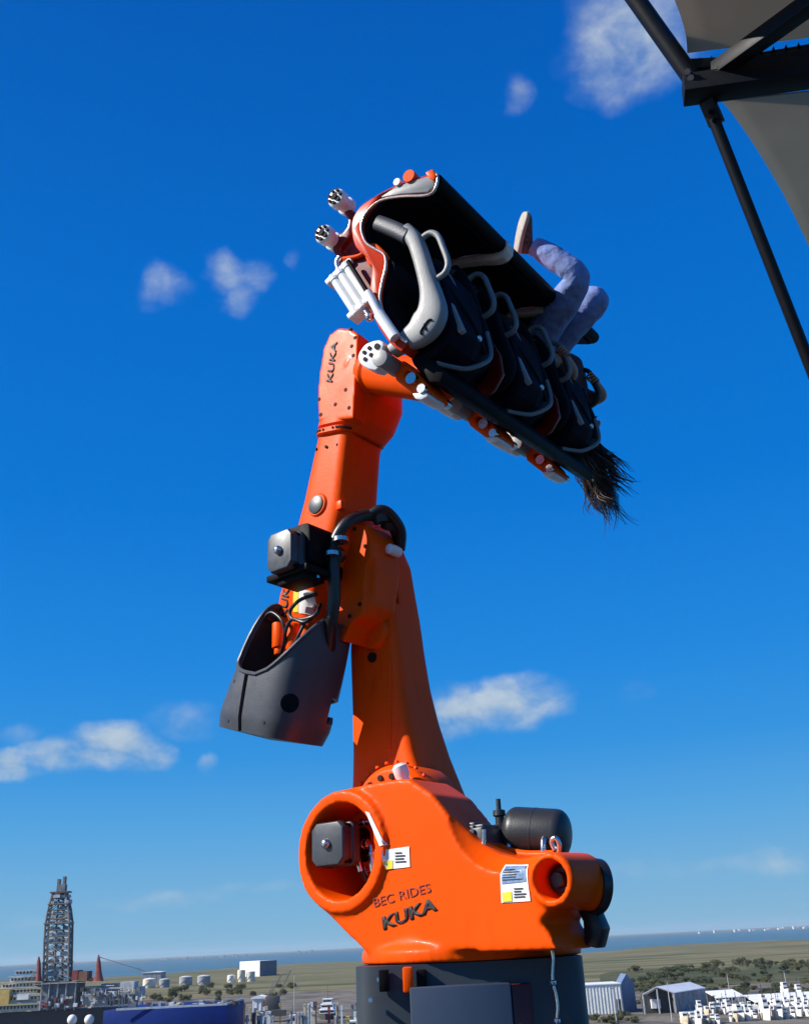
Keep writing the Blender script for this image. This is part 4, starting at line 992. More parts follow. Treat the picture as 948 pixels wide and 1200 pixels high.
# cord zig-zag along the rail
bm = bmn(); P = []
for i in range(60):
    f = i / 59; a = D(812, 92, 6.03).lerp(D(1260, 26, 5.64), f); b = D(812, 70, 6.1).lerp(D(1260, 2, 5.72), f); P.append(b if i % 2 else a)
tube(bm, P, .010, n=6, k=2)
obj('lacing_cord', bm, M['frame'], can)
bm = bmn(); P = []
for i in range(44):
    f = i / 43; a = D(872, 92, 5.98).lerp(D(1260, 36, 5.6), f); b = D(870, 82, 6.0).lerp(D(1260, 26, 5.6), f); P.append(b if i % 2 else a)
tube(bm, P, .009, n=6, k=2); obj('lacing_cord', bm, M['frame'], can)
# ------------------------------------------------------------------ harbour
M.update(
    hull_dark=mat('dark_ship_hull', (.045, .050, .060), .6, var=.3, scale=.15, dirt=(.11, .07, .05), dirt_amt=.5),
    hull_blue=mat('navy_blue_hull', (.004, .024, .160), .6, spec=.1, var=.2, scale=.1),
    cream=mat('cream_superstructure', (.66, .56, .40), .7, var=.25, scale=.3),
    pale=mat('pale_grey_steel', (.50, .51, .50), .7, var=.3, scale=.3),
    midgrey=mat('weathered_grey_steel', (.20, .22, .23), .7, var=.4, scale=.3),
    lattice=mat('derrick_steel', (.22, .185, .16), .7, var=.3, scale=.5),
    lattice2=mat('derrick_pale_cladding', (.55, .53, .51), .8, var=.3, scale=.3),
    rust=mat('rust_red_crane_paint', (.28, .055, .04), .7, var=.3, scale=.4),
    brown=mat('brown_cabin_paint', (.20, .10, .06), .8, var=.3, scale=.4),
    bwhite=mat('white_boat_paint', (.78, .77, .74), .5, var=.1, scale=.3),
    glass=mat('dark_window_glass', (.02, .03, .04), .15, var=.2, scale=1.),
    tank_cream=mat('cream_tank_paint', (.74, .66, .52), .8, var=.15, scale=.1),
    tank_grey=mat('grey_tank_paint', (.30, .32, .33), .8, var=.15, scale=.1),
    tank_white=mat('white_tank_paint', (.74, .73, .70), .8, var=.1, scale=.1),
    wall_cool=mat('shaded_wall_grey', (.12, .17, .19), .8, var=.1, scale=.1),
    wall_pale=mat('pale_ribbed_cladding', (.82, .81, .74), .8, var=.12, scale=.2, stretch=(6, 6, 1)),
    wall_blue=mat('blue_grey_shade_and_gear', (.11, .17, .27), .8, var=.15, scale=.2),
    roof_white=mat('white_metal_roof', (.80, .80, .79), .5, var=.08, scale=.2),
    shade_dark=mat('dark_shed_cladding', (.055, .055, .060), .8, var=.3, scale=.2),
    yellow=mat('ochre_yellow_paint', (.62, .42, .12), .7, var=.2, scale=.3),
    leaf=mat('coastal_scrub_leaves', (.100, .105, .044), .9, var=.45, scale=.6),
    leaf2=mat('dark_scrub_leaves', (.062, .080, .036), .9, var=.45, scale=.6),
    bark=mat('brown_bark', (.10, .07, .05), .9, var=.3, scale=3),
    teal=mat('teal_canvas', (.03, .16, .18), .8, var=.2, scale=1),
)
def at(px, py, y): return Yp(px, py, y)
def szy(px, py, y): return (Yp(px + .5, py, y) - Yp(px - .5, py, y)).length      # metres per photo pixel
def boxpx(name, x0, y0, x1, y1, Y, depth, m, parent, **kw):
    a, b = Yp(x0, y1, Y), Yp(x1, y0, Y); bm = bmn(); bx(bm, a.x, b.x, Y, Y + depth, a.z, b.z); return obj(name, bm, m, parent, **kw)
def seg3(bm, a, b, r): cyl(bm, a, b, r, n=5)

# --- drillship
DY = 820
o0 = Zp(66, 1210, 0); o0 = Yp(66, 1190, DY); o0.z = 0
ship = thing('drillship', 'drillship with a tall lattice derrick, cream decks and red cranes moored at the left', 'drillship', o0)
a, b = Yp(-330, 1196, DY), Yp(272, 1186, DY)
bm = bmn(); zt = Yp(66, 1184, DY).z
prism(bm, [V((a.x, DY - 4, 0)), V((b.x - 10, DY - 4, 0)), V((b.x, DY + 15, 0)), V((b.x - 10, DY + 34, 0)), V((a.x, DY + 34, 0))], z_ * zt)
obj('hull', bm, M['hull_dark'], ship)
dk = zt
# derrick: four bulging corner legs, rings and cross bracing
prof = [(1150, 51, 85), (1128, 51.5, 85), (1105, 52, 85.5), (1082, 53.5, 86), (1066, 56.5, 84), (1046, 62, 79.5)]
def ringpts(pp):
    py, xl, xr = pp; l, r = Yp(xl, py, DY), Yp(xr, py, DY); h = (r.x - l.x) / 2 * .86; c = (l.x + r.x) / 2; z = (l.z + r.z) / 2
    return [V((c - h, DY - h * .4, z)), V((c + h, DY - h * .4, z)), V((c + h, DY + h * .4, z)), V((c - h, DY + h * .4, z))]
levels = []
for p, q in zip(prof, prof[1:]):
    for i in range(3): levels.append([a_ + (b_ - a_) * i / 3 for a_, b_ in zip(p, q)])
levels.append(list(prof[-1])); RG = [ringpts(l) for l in levels]
der = obj('derrick', (lambda m_: (bx(m_, RG[0][0].x, RG[0][1].x, RG[0][0].y, RG[0][2].y, RG[0][0].z - 2.5, RG[0][0].z), m_)[1])(bmn()), M['lattice'], ship)
for c in range(4):
    bm = bmn(); tube(bm, [r[c] for r in RG], .85, n=6, k=1, smooth=False); obj('leg', bm, M['lattice'], der)
bm = bmn()
for i, r in enumerate(RG):
    for c in range(4):
        seg3(bm, r[c], r[(c + 1) % 4], .38)
        if i + 1 < len(RG):
            q = RG[i + 1]; mid = (q[c] + q[(c + 1) % 4]) / 2
            seg3(bm, r[c], mid, .34); seg3(bm, r[(c + 1) % 4], mid, .34)
obj('bracing', bm, M['lattice'], der, kind='stuff')
for f, xw in ((.36, .10), (.66, -.14)):                          # ladders / guide rails up the middle
    bm = bmn()
    for r, q in zip(RG, RG[1:]):
        p0 = r[0].lerp(r[1], f); p1 = q[0].lerp(q[1], f); d0 = V((0, 6, 0)); seg3(bm, p0 + d0, p1 + d0, .75)
    obj('guide_rail', bm, M['lattice'], der)
random.seed(11); bm = bmn()
for i, r in enumerate(RG[:-1]):                                   # equipment and wind walls between the legs
    for k in range(8):
        f = random.uniform(.05, .85); p = r[0].lerp(r[1], f); q = RG[i + 1][0].lerp(RG[i + 1][1], f)
        if random.random() < .95: bx(bm, p.x, p.x + random.uniform(1.2, 3.4), DY + random.uniform(-4, 4), DY + 6, p.z + .3, p.z + (q.z - p.z) * random.uniform(.3, .75))
obj('wind_wall', bm, M['lattice2'], der, kind='stuff')
bm = bmn()
for r in (RG[3], RG[9], RG[13]):
    bx(bm, r[0].x - 1, r[1].x + 1, r[0].y - 1.5, r[2].y + 1, r[0].z - .5, r[0].z + .4)
obj('gallery', bm, M['lattice'], der, kind='stuff')
t0 = RG[-1]; bm = bmn(); bx(bm, t0[0].x - 1.4, t0[1].x + 3, t0[0].y - 2, t0[2].y + 2, t0[0].z - .4, t0[0].z + .7); obj('crown_platform', bm, M['brown'], der)
for x0, x1, yt in ((66.5, 70.5, 1030), (73, 77, 1027)): boxpx('crown_block', x0, yt, x1, 1045, DY - 2, 4, M['lattice'], der)
boxpx('crown_house', 68, 1036, 77, 1045, DY - 3, 5, M['midgrey'], der)
# substructure and deck houses
boxpx('substructure', 46, 1150, 90, 1184, DY - 8, 22, M['midgrey'], ship)
for i, x in enumerate((47, 56, 66, 76, 87)): boxpx('pillar', x, 1152, x + 2, 1184, DY - 11, 2, M['pale'], ship)
boxpx('drill_floor', 40, 1150, 118, 1154, DY - 12, 28, M['pale'], ship)
random.seed(5)
acc = [(-30, 1178, 48, 1188), (-30, 1168, 46, 1177), (-26, 1160, 44, 1167), (2, 1152, 42, 1159), (12, 1145, 40, 1151), (18, 1138, 42, 1142)]
for i, (x0, y0, x1, y1) in enumerate(acc):
    d_ = boxpx('deck_house', x0, y0, x1, y1 + .4, DY - 9 + i * 1.2, 18 - i, M['cream'] if i < 5 else M['pale'], ship)
    bm = bmn(); s_ = szy(20, 1160, DY)
    A_ = Yp(x0, (y0 + y1) / 2, DY - 9 + i * 1.2); B_ = Yp(x1, (y0 + y1) / 2, DY - 9 + i * 1.2)
    for k in range(int((x1 - x0) / 4)):
        x = A_.x + 1.2 + k * 4 * s_
        if x < B_.x - 2: bx(bm, x, x + 1.3, A_.y - .12, A_.y + .2, A_.z - .9, A_.z + .7)
    obj('windows', bm, M['glass'], d_, kind='stuff')
    bm = bmn(); z0 = Yp(x0, y0, DY - 9 + i * 1.2).z; bx(bm, A_.x - .6, B_.x + .6, A_.y - 1.6, A_.y + 1, z0 - .25, z0 + .35); obj('walkway', bm, M['pale'], d_)
boxpx('deck_house', -10, 1160, 12, 1178, DY - 12, 8, M['yellow'], ship); boxpx('deck_house', 20, 1166, 34, 1172, DY - 12, 4, M['bwhite'], ship)
for x0, y0, x1, y1, m in ((92, 1138, 103, 1150, 'brown'), (84, 1137, 92, 1149, 'rust'), (104, 1146, 112, 1151, 'brown'), (96, 1155, 128, 1180, 'pale'), (118, 1152, 141, 1168, 'midgrey'), (128, 1166, 158, 1178, 'midgrey'), (141, 1150, 158, 1160, 'pale'), (158, 1156, 166, 1172, 'pale')):
    boxpx('equipment_module', x0, y0, x1, y1, DY - 6 + random.uniform(-3, 3), 12, M[m], ship)
random.seed(21)
for i in range(70):                                              # pipes, winches, containers along the deck
    x = random.uniform(44, 172); y1 = 1183 - random.uniform(0, 22) * (1 if x > 90 else .6); w = random.uniform(1, 5); h = random.uniform(1, 6)
    boxpx('deck_gear', x, y1 - h, x + w, y1, DY - 13 + random.uniform(-3, 2), 3, M[random.choice(['pale', 'midgrey', 'bwhite', 'rust', 'cream', 'hull_dark', 'midgrey', 'wall_blue'])], ship)
bm = bmn()
for i in range(30):
    x = random.uniform(96, 170); p = Yp(x, 1180, DY - 10); q = Yp(x + random.uniform(-2, 2), random.uniform(1150, 1170), DY - 10); seg3(bm, p, q, .35)
for i in range(12):
    p = Yp(random.uniform(95, 130), random.uniform(1155, 1175), DY - 10); q = p + V((random.uniform(6, 20), 0, random.uniform(-1, 1))); seg3(bm, p, q, .4)
obj('pipework', bm, M['pale'], ship, kind='stuff')
for px, yt, yb, bx2, by2 in ((116, 1119, 1150, 170, 1138), (46, 1121, 1150, 30, 1150)):
    s_ = szy(px, yb, DY); bm = bmn(); p0, p1 = Yp(px, yb, DY - 6), Yp(px, yt, DY - 6)
    grid(bm, [sup(p0, V((5.5 * s_ if px > 60 else 3 * s_, 0, 0)), V((0, 3, 0)), 4, 12), sup(p0.lerp(p1, .35), V((3.2 * s_ if px > 60 else 2 * s_, 0, 0)), V((0, 2, 0)), 4, 12), sup(p0.lerp(p1, .72), V((2.2 * s_, 0, 0)), V((0, 1.5, 0)), 4, 12), sup(p1, V((.7 * s_, 0, 0)), V((0, .5, 0)), 4, 12)])
    cr_ = obj('crane_post', bm, M['rust'], ship)
    bm = bmn(); q = Yp(bx2, by2, DY - 6); a1 = p0.lerp(p1, .45)
    if px > 60: a1 = p0.lerp(p1, .9)
    for dx in (-.7, .7):
        seg3(bm, a1 + V((0, dx, .5)), q + V((0, dx * .4, 0)), .22)
    for i in range(12): f = i / 12; seg3(bm, a1.lerp(q, f) + V((0, .7 if i % 2 else -.7, .3)), a1.lerp(q, f + 1 / 12) + V((0, -.7 if i % 2 else .7, .3)), .15)
    obj('crane_boom', bm, M['lattice'], cr_)
for px in (85, 105):
    c = Yp(px, 1195, DY - 30); c.z = max(c.z, 10); bm = bmn(); bmesh.ops.create_uvsphere(bm, u_segments=20, v_segments=12, radius=3.4, matrix=Matrix.Translation(c)); cyl(bm, c - V((0, 0, c.z - 2)), c - z_ * 2, 1.6); obj('radome', bm, M['bwhite'], ship)

# --- blue barge in front
BY = 640
a, b = Yp(128, 1184, BY), Yp(266, 1178, BY); zb = Yp(266, 1178, BY).z
br = thing('supply_barge', 'navy blue slab sided vessel hull lying ahead of the drillship', 'ship', ((a.x + b.x) / 2, BY, 0))
bm = bmn(); prism(bm, [V((a.x, BY + 60, 0)), V((a.x - 5, BY + 6, 0)), V((a.x + 30, BY, 0)), V((b.x, BY, 0)), V((b.x, BY + 60, 0))], z_ * zb); obj('hull', bm, M['hull_blue'], br, bevel=.4)
bm = bmn(); bx(bm, a.x + 4, b.x, BY + .6, BY + 1.2, zb, zb + 1.1); bx(bm, b.x - .6, b.x, BY + 1.2, BY + 59, zb, zb + 1.1); obj('bulwark', bm, M['pale'], br, kind='stuff')
random.seed(31)
for i in range(34):
    x = random.uniform(150, 278); w = random.uniform(1.5, 6); h = random.uniform(1.5, 6); yb = 1180 - (x - 150) * .02
    boxpx('deck_cargo', x, yb - h, x + w, yb, BY + random.uniform(6, 40), 4, M[random.choice(['pale', 'midgrey', 'bwhite', 'cream', 'hull_dark', 'brown'])], br)

# --- storage tanks and big sheds across the channel
def store_tank(px, py, w, h, m, Y, label):
    s_ = szy(px, py, Y); c = Yp(px, py, Y); c.z = 1.5
    t = thing('storage_tank', label, 'storage tank', c, 'storage tanks across the channel'); r = w * s_ / 2; H = h * s_
    bm = bmn(); lathe(bm, c, z_, [(0, r), (H, r), (H + .1, r * 1.02), (H + .5, r * 1.02)], 28); obj('shell', bm, m, t)
    bm = bmn(); lathe(bm, c + z_ * (H + .5), z_, [(0, r), (.12 * r, .7 * r), (.2 * r, .02)], 28); obj('roof', bm, M['tank_white'] if m is not M['tank_grey'] else M['pale'], t)
    bm = bmn()
    for i in range(14):
        an = R_(-80 + i * 7); an2 = R_(-80 + (i + 1) * 7); f = i / 14
        seg3(bm, c + V((math.cos(an - 1.2) * (r + .3), math.sin(an - 1.2) * (r + .3), H * f)), c + V((math.cos(an2 - 1.2) * (r + .3), math.sin(an2 - 1.2) * (r + .3), H * (f + 1 / 14))), .35)
    obj('stair', bm, M['midgrey'], t)
for args in ((218, 1151, 15, 8.5, M['tank_grey'], 1900, 'wide grey storage tank, left of the pair beside the cream deck pipes'),
             (239, 1151, 15, 8.5, M['tank_grey'], 1900, 'wide grey storage tank, right of the pair left of the small white tank'),
             (271, 1148, 9, 7, M['tank_white'], 1950, 'small white storage tank just left of two cream tanks'),
             (283, 1148, 9, 12, M['tank_cream'], 1950, 'cream storage tank below the big white block, left one'),
             (294, 1147, 10, 10, M['tank_cream'], 1950, 'cream storage tank below the big white block, right one'),
             (175, 1152, 14, 9, M['tank_cream'], 1850, 'cream storage tank nearest the drillship'),
             (193, 1152, 12, 8, M['tank_grey'], 1850, 'grey storage tank second from the drillship')): store_tank(*args)
def block(name, x0, y0, x1, y1, Y, depth, m, label, cat, roof):
    a, b = Yp(x0, y1, Y), Yp(x1, y0, Y); t = thing(name, label, cat, ((a.x + b.x) / 2, Y, 1.5))
    bm = bmn(); bx(bm, a.x, b.x, Y, Y + depth, 1.5, b.z); obj('wall', bm, m, t)
    bm = bmn(); prism(bm, [V((a.x - 1, Y - 1, b.z)), V((b.x + 1, Y - 1, b.z)), V((b.x + 1, Y - 1, b.z + 1)), V(((a.x + b.x) / 2, Y - 1, b.z + 2.2)), V((a.x - 1, Y - 1, b.z + 1))], V((0, depth + 2, 0))); obj('roof', bm, roof, t)
    n = max(3, int((b.x - a.x) / 9)); bm = bmn()
    for i in range(1, n): x = a.x + (b.x - a.x) * i / n; bx(bm, x - .25, x + .25, Y - .3, Y + .2, 1.5, b.z - .2)
    obj('wall_rib', bm, m, t, kind='stuff')
    bm = bmn(); bx(bm, a.x + (b.x - a.x) * .42, a.x + (b.x - a.x) * .58, Y - .25, Y + .3, 1.5, 1.5 + (b.z - 1.5) * .45); obj('door', bm, M['midgrey'], t)
    return t
bY = 2300
c0, l0, r0 = Yp(304.5, 1138, bY), Yp(281, 1138, bY + 42), Yp(324.5, 1138, bY + 48); zt_ = Yp(304, 1126.5, bY).z
ib = thing('industrial_building', 'tall windowless block, pale, its right face painted dark for shade, above cream tanks', 'building', (c0.x, bY, 1.5))
k0 = l0 + (r0 - c0)
for nm, q0, q1, mm in (('wall', l0, c0, 'wall_pale'), ('wall', c0, r0, 'wall_cool'), ('wall', r0, k0, 'wall_pale'), ('wall', k0, l0, 'wall_pale')):  # shade on the right face is painted in as a darker wall colour
    bm = bmn(); dd = (q1 - q0).normalized(); ins = V((-dd.y, dd.x, 0)); a_, b_ = q0 + dd * .55, q1 - dd * .02
    prism(bm, [V((a_.x, a_.y, 1.5)), V((b_.x, b_.y, 1.5)), V((b_.x, b_.y, 1.5)) + ins * .5, V((a_.x, a_.y, 1.5)) + ins * .5], z_ * (zt_ - 1.5)); obj(nm, bm, M[mm], ib)
    L_ = (q1 - q0).length; bm = bmn()
    for t_ in range(1, 7):
        p_ = q0.lerp(q1, t_ / 7); box(bm, V((p_.x, p_.y, (zt_ + 1.5) / 2)) - ins * .15, dd * .3, ins * .14, z_ * (zt_ - 2.2) / 2)
    obj('wall_rib', bm, M[mm], ib, kind='stuff')
bm = bmn(); prism(bm, [V((q.x, q.y, zt_ + .01)) for q in (l0, c0, r0, k0)], z_ * .8); obj('roof', bm, M['roof_white'], ib)
block('industrial_building', 167, 1139.5, 189, 1143, 2100, 40, M['tank_grey'], 'long low white roofed building behind the tanks nearest the drillship', 'building', M['roof_white'])
# far white waterfront blocks on the horizon
random.seed(2)
for px, w, h in ((190, 9, 3), (214, 8, 3), (235, 6, 2.5), (247, 7, 3), (258, 6, 2.5), (274, 6, 3), (286, 5, 2.5), (349, 4, 5), (356, 3, 3), (363, 5, 5), (820, 6, 3), (838, 5, 4), (862, 9, 4), (880, 7, 3), (898, 8, 4), (914, 10, 4), (932, 8, 5), (944, 8, 4)):
    Y = 13800 + random.uniform(-300, 300); a, b = Yp(px, 1100, Y), Yp(px + w * random.uniform(.5, 1), 1100, Y)
    t = thing('waterfront_building', 'tiny pale building on the far shore ' + ('left of the robot' if px < 330 else 'just left of the robot base' if px < 500 else 'at the right edge of the photo'), 'building', ((a.x + b.x) / 2, Y, 2), 'buildings on the far shore')
    bm = bmn(); k = 3
    for i in range(k):
        x0 = a.x + (b.x - a.x) * i / k; bx(bm, x0, x0 + (b.x - a.x) / k * random.uniform(.5, .9), Y, Y + 60, 1.5, 6 + h * 8 * random.uniform(.4, 1.))
    obj('wall', bm, M['pale'], t, kind='stuff')
# --- derrick crane on the quay
CY = 760
s_ = szy(318, 1175, CY); p = Yp(318, 1186, CY)
crn = thing('dock_crane', 'dark dockside lattice crane with two raised booms on the quay', 'crane', (p.x, CY, 2.4))
boxpx('cab', 311, 1167, 327, 1184, CY, 6, M['hull_dark'], crn, bevel=.3); boxpx('counterweight', 308, 1172, 313, 1180, CY + 1, 5, M['brown'], crn)
boxpx('undercarriage', 306, 1184, 334, 1192, CY - 1, 8, M['hull_dark'], crn)
for (x0, y0, x1, y1) in ((316, 1168, 330, 1142), (326, 1168, 341, 1137), (321, 1150, 313, 1168)):
    bm = bmn(); A_, B_ = Yp(x0, y0, CY + 3), Yp(x1, y1, CY + 3); d = (B_ - A_).normalized(); sx_ = d.cross(V((0, 1, 0))).normalized()
    for sg in (-.55, .55): seg3(bm, A_ + sx_ * sg, B_ + sx_ * sg * .5, .20)
    nn_ = 14
    for i in range(nn_): f = i / nn_; sg = 1 if i % 2 else -1; seg3(bm, A_.lerp(B_, f) + sx_ * .55 * sg, A_.lerp(B_, f + 1 / nn_) - sx_ * .5 * sg, .13)
    obj('boom', bm, M['lattice'], crn)
bm = bmn(); seg3(bm, Yp(341, 1137, CY + 3), Yp(330, 1143, CY + 3), .12); seg3(bm, Yp(330, 1142, CY + 3), Yp(312, 1170, CY + 3), .10); obj('stay_cable', bm, M['hull_dark'], crn, kind='stuff')
# --- vessels along the quay
def vessel(name, label, px, py, Y, w, h, tiers, hullm, mast=True, cat='boat', group=None, hullf=.34):
    """bow-on working boat: flared hull, stacked white deckhouses, windows, mast; sized in photo pixels"""
    s_ = szy(px, py, Y); o = Yp(px, py, Y); o.z = 0; t = thing(name, label, cat, o, group); B = w * s_ / 2; H = h * s_
    bm = bmn(); hh = H * hullf; Ln = B * 4.5; rings = []
    for f, k in ((0, .06), (.1, .42), (.3, .9), (.6, 1.), (1., .86)):
        y = Y + Ln * f; rings.append([V((o.x - B * k, y - hh * .5 * (1 - f), hh * (1.25 - .3 * f))), V((o.x + B * k, y - hh * .5 * (1 - f), hh * (1.25 - .3 * f))), V((o.x + B * k * .7, y, -.5)), V((o.x - B * k * .7, y, -.5))])
    grid(bm, rings); obj('hull', bm, hullm, t)
    z = hh
    for i in range(tiers):
        k = .82 - .16 * i; th = (H - hh) / tiers; y0 = Y + Ln * (.22 + .07 * i)
        bm = bmn(); bx(bm, o.x - B * k, o.x + B * k, y0, Y + Ln * (.9 - .1 * i), z, z + th * .9); bx(bm, o.x - B * (k + .06), o.x + B * (k + .06), y0 - .4, Y + Ln * (.9 - .1 * i), z + th * .9, z + th)
        hs_ = obj('deckhouse', bm, M['bwhite'], t)
        bm = bmn(); bx(bm, o.x - B * k * .88, o.x + B * k * .88, y0 - .06, y0 + .2, z + th * .45, z + th * .74); obj('window_band', bm, M['glass'], hs_)
        z += th
    if mast:
        bm = bmn(); seg3(bm, V((o.x, Y + Ln * .5, z)), V((o.x, Y + Ln * .5, z + H * .55)), .16); seg3(bm, V((o.x - B * .4, Y + Ln * .5, z + H * .3)), V((o.x + B * .4, Y + Ln * .5, z + H * .3)), .12); obj('mast', bm, M['hull_dark'], t)
    return t
tug = vessel('offshore_vessel', 'white offshore vessel with two stacked round bridge decks and a dark mast', 382, 1186, 800, 22, 25, 3, M['hull_dark'])
vessel('workboat', 'white workboat moored beside the pedestal, right of the larger offshore vessel', 424, 1196, 700, 14, 24, 2, M['bwhite'])
vessel('workboat', 'yellow cabined workboat between the dock crane and the offshore vessel', 342, 1192, 740, 8, 17, 1, M['yellow'])
vessel('workboat', 'small teal hulled boat at the foot of the white workboat', 412, 1204, 690, 12, 14, 1, M['teal'], False)
block('dock_office', 296, 1170, 311, 1180, 800, 12, M['bwhite'], 'low white dockside office left of the dark crane', 'building', M['roof_white'])
random.seed(77)
pallet = None
for i, (x, y1) in enumerate([(random.uniform(284, 428), random.uniform(1178, 1196)) for _ in range(46)]):
    w, h = random.uniform(1.5, 5), random.uniform(1.5, 6); mm = random.choice(['pale', 'bwhite', 'hull_dark', 'brown', 'midgrey', 'yellow', 'cream', 'rust'])
    Y = 770 - (y1 - 1178) * 6; a, b = Yp(x, y1, Y), Yp(x + w, y1 - h, Y)
    bm = bmn(); bx(bm, a.x, b.x, Y, Y + 3, a.z, b.z); bx(bm, a.x - .1, b.x + .1, Y - .1, Y + .3, b.z - .3, b.z - .1)
    for xx in (a.x + .2, b.x - .2): bx(bm, xx - .15, xx + .15, Y - .08, Y + .2, a.z, b.z - .3)
    if a.z > 2.6: bx(bm, a.x + .2, b.x - .2, Y + .4, Y + 2.6, 2.4, a.z)
    where = 'left of the dock crane' if x < 306 else 'at the foot of the dock crane' if x < 336 else 'between the crane and the offshore vessel' if x < 368 else 'by the bow of the offshore vessel' if x < 398 else 'beside the white workboat'
    tone = dict(pale='pale grey', bwhite='white', hull_dark='black', brown='brown', midgrey='grey', yellow='ochre', cream='cream', rust='rust red')[mm]
    tag(obj('cargo_stack', bm, M[mm]), f'small {tone} cargo stack on the quay {where}', 'cargo', 'cargo on the left quay')
# --- right bank: warehouse, shed, rows of white boats
WY = 720
a, b, c_ = Yp(684, 1184, WY), Yp(727, 1153, WY), Yp(748, 1150, WY + 14)
wh = thing('warehouse', 'pale ribbed warehouse with a gable end painted blue grey for shade behind the pedestal', 'warehouse', ((a.x + b.x) / 2, WY, 2.5))
zt = b.z
bm = bmn(); bx(bm, a.x, b.x, WY, WY + 30, 2.5, zt); obj('wall', bm, M['wall_pale'], wh)
for i in range(12):
    x = a.x + (b.x - a.x) * (i + .5) / 12; bm = bmn(); bx(bm, x - .25, x + .25, WY - .2, WY + .2, 2.5, zt - .4); obj('wall_rib', bm, M['wall_pale'], wh)
dx = Yp(748, 1165, WY).x - b.x
bm = bmn(); prism(bm, [V((b.x + .02, WY + .2, 2.5)), V((b.x + dx, WY + 12, 2.5)), V((b.x + dx, WY + 12, zt)), V((b.x + dx * .5, WY + 6, zt + 5.5)), V((b.x + .02, WY + .2, zt))], V((0, 20, 0))); obj('gable', bm, M['wall_blue'], wh)  # gable stands in shade, put into its blue grey colour
bm = bmn(); bx(bm, a.x - .5, b.x + .3, WY - .6, WY + 31, zt, zt + .5); obj('roof', bm, M['roof_white'], wh)
bm = bmn(); bx(bm, b.x - 4.2, b.x - 1.4, WY - .15, WY + .2, 2.5, zt * .55); obj('door', bm, M['shade_dark'], wh)
SY = 700
sh_ = thing('open_shed', 'open fronted shed with a white ridged roof right of the warehouse', 'shed', (Yp(790, 1180, SY).x, SY, 2.5))
l, m_, r = Yp(752, 1166, SY), Yp(769, 1157, SY), Yp(790, 1164, SY); zr = m_.z
ridge2, eave2 = Yp(808, 1152, SY + 40), Yp(826, 1158, SY + 40)
bm = bmn()
prism(bm, [m_, r, V((eave2.x, SY + 40, r.z)), V((ridge2.x, SY + 40, zr))], V((0, 0, .5))); obj('roof_slope', bm, M['roof_white'], sh_)
bm = bmn(); prism(bm, [l, m_ - V((.05, 0, 0)), V((ridge2.x - .05, SY + 40, zr)), V((l.x + ridge2.x - m_.x, SY + 40, l.z))], V((0, 0, .5))); obj('roof_slope', bm, M['roof_white'], sh_)
bm = bmn(); prism(bm, [V((l.x + .5, SY + 6, 2.5)), V((r.x - .5, SY + 6, 2.5)), V((r.x - .5, SY + 6, r.z - .1)), V((m_.x, SY + 6, zr - .2)), V((l.x + .5, SY + 6, l.z - .1))], V((0, 1, 0))); obj('gable', bm, M['shade_dark'], sh_)
bm = bmn(); prism(bm, [V((r.x - .4, SY + .8, 2.5)), V((eave2.x - .4, SY + 39.5, 2.5)), V((eave2.x - .4, SY + 39.5, r.z - .1)), V((r.x - .4, SY + .8, r.z - .1))], V((-.6, .1, 0))); obj('side_wall', bm, M['midgrey'], sh_)
for x in (l.x + .5, m_.x, r.x - .5):
    bm = bmn(); bx(bm, x - .4, x + .4, SY + .2, SY + 1, 2.5, (zr if abs(x - m_.x) < .1 else l.z) - .1); obj('post', bm, M['pale'], sh_)
boxpx('parked_box', 764, 1171, 773, 1182, SY + 3, 4, M['bwhite'], sh_)
proto = vessel('moored_boat', 'white cabin boat berthed side by side in the packed marina rows', 850, 1192, 640, 6.8, 21, 2, M['bwhite'], True, 'boat', 'white boats packed in the marina', .52)
proto2 = vessel('moored_boat', 'cream cabin boat', 870, 1192, 640, 6.4, 18, 1, M['cream'], False, 'boat', 'white boats packed in the marina', .66)
random.seed(13); first = True
rows = [(822, 884, 1190, 676, 6.3, 1.0, 'upper left row behind the jetty'), (806, 884, 1208, 610, 6.8, 1.1, 'front left row'), (898, 1010, 1184, 700, 7.6, 1.0, 'back right row'), (894, 1010, 1204, 622, 7.4, 1.15, 'front right row'), (880, 900, 1198, 640, 7, .8, 'gap between the left and right rows')]
spots = []; used2 = False
for (x0, x1, py, Y, st, sc_, what) in rows:
    x = x0
    while x < x1:
        if random.random() < .95: spots.append((x, py - (x - x0) * .05, Y + random.uniform(-8, 8), sc_ * random.uniform(.75, 1.15), 'white cabin boat berthed in the ' + what))
        x += st * random.uniform(.9, 1.3)
for x, py, Y, what in ((923, 1167, 800, 'tall white boat standing alone behind the boat shed, left of its pair'), (938, 1166, 800, 'tall white boat standing alone behind the boat shed, right of its pair')): spots.append((x, py, Y, 1., what))
for i, (x, py, Y, sc_, what) in enumerate(spots):
    o = Yp(x, py, Y); o.z = 0 if Y < 780 else 1.0
    sc3 = (sc_ * Y / 640 * random.uniform(.85, 1.1), sc_, sc_ * random.uniform(.7, 1.1)); rz = R_(random.uniform(-14, 14))
    alt = random.random() < .33
    if alt: what = what.replace('white cabin boat', 'low cream hulled cabin boat')
    if i == 0: proto.location = o; proto.scale = sc3; proto['label'] = what.replace('low cream hulled', 'white'); q = proto
    elif alt and not used2: used2 = True; proto2.location = o; proto2.scale = sc3; proto2['label'] = what; q = proto2
    else: q = dup(proto2 if alt else proto, o, rz, sc3, what)
    if 'pair' in what: q['group'] = 'pair of boats ashore'
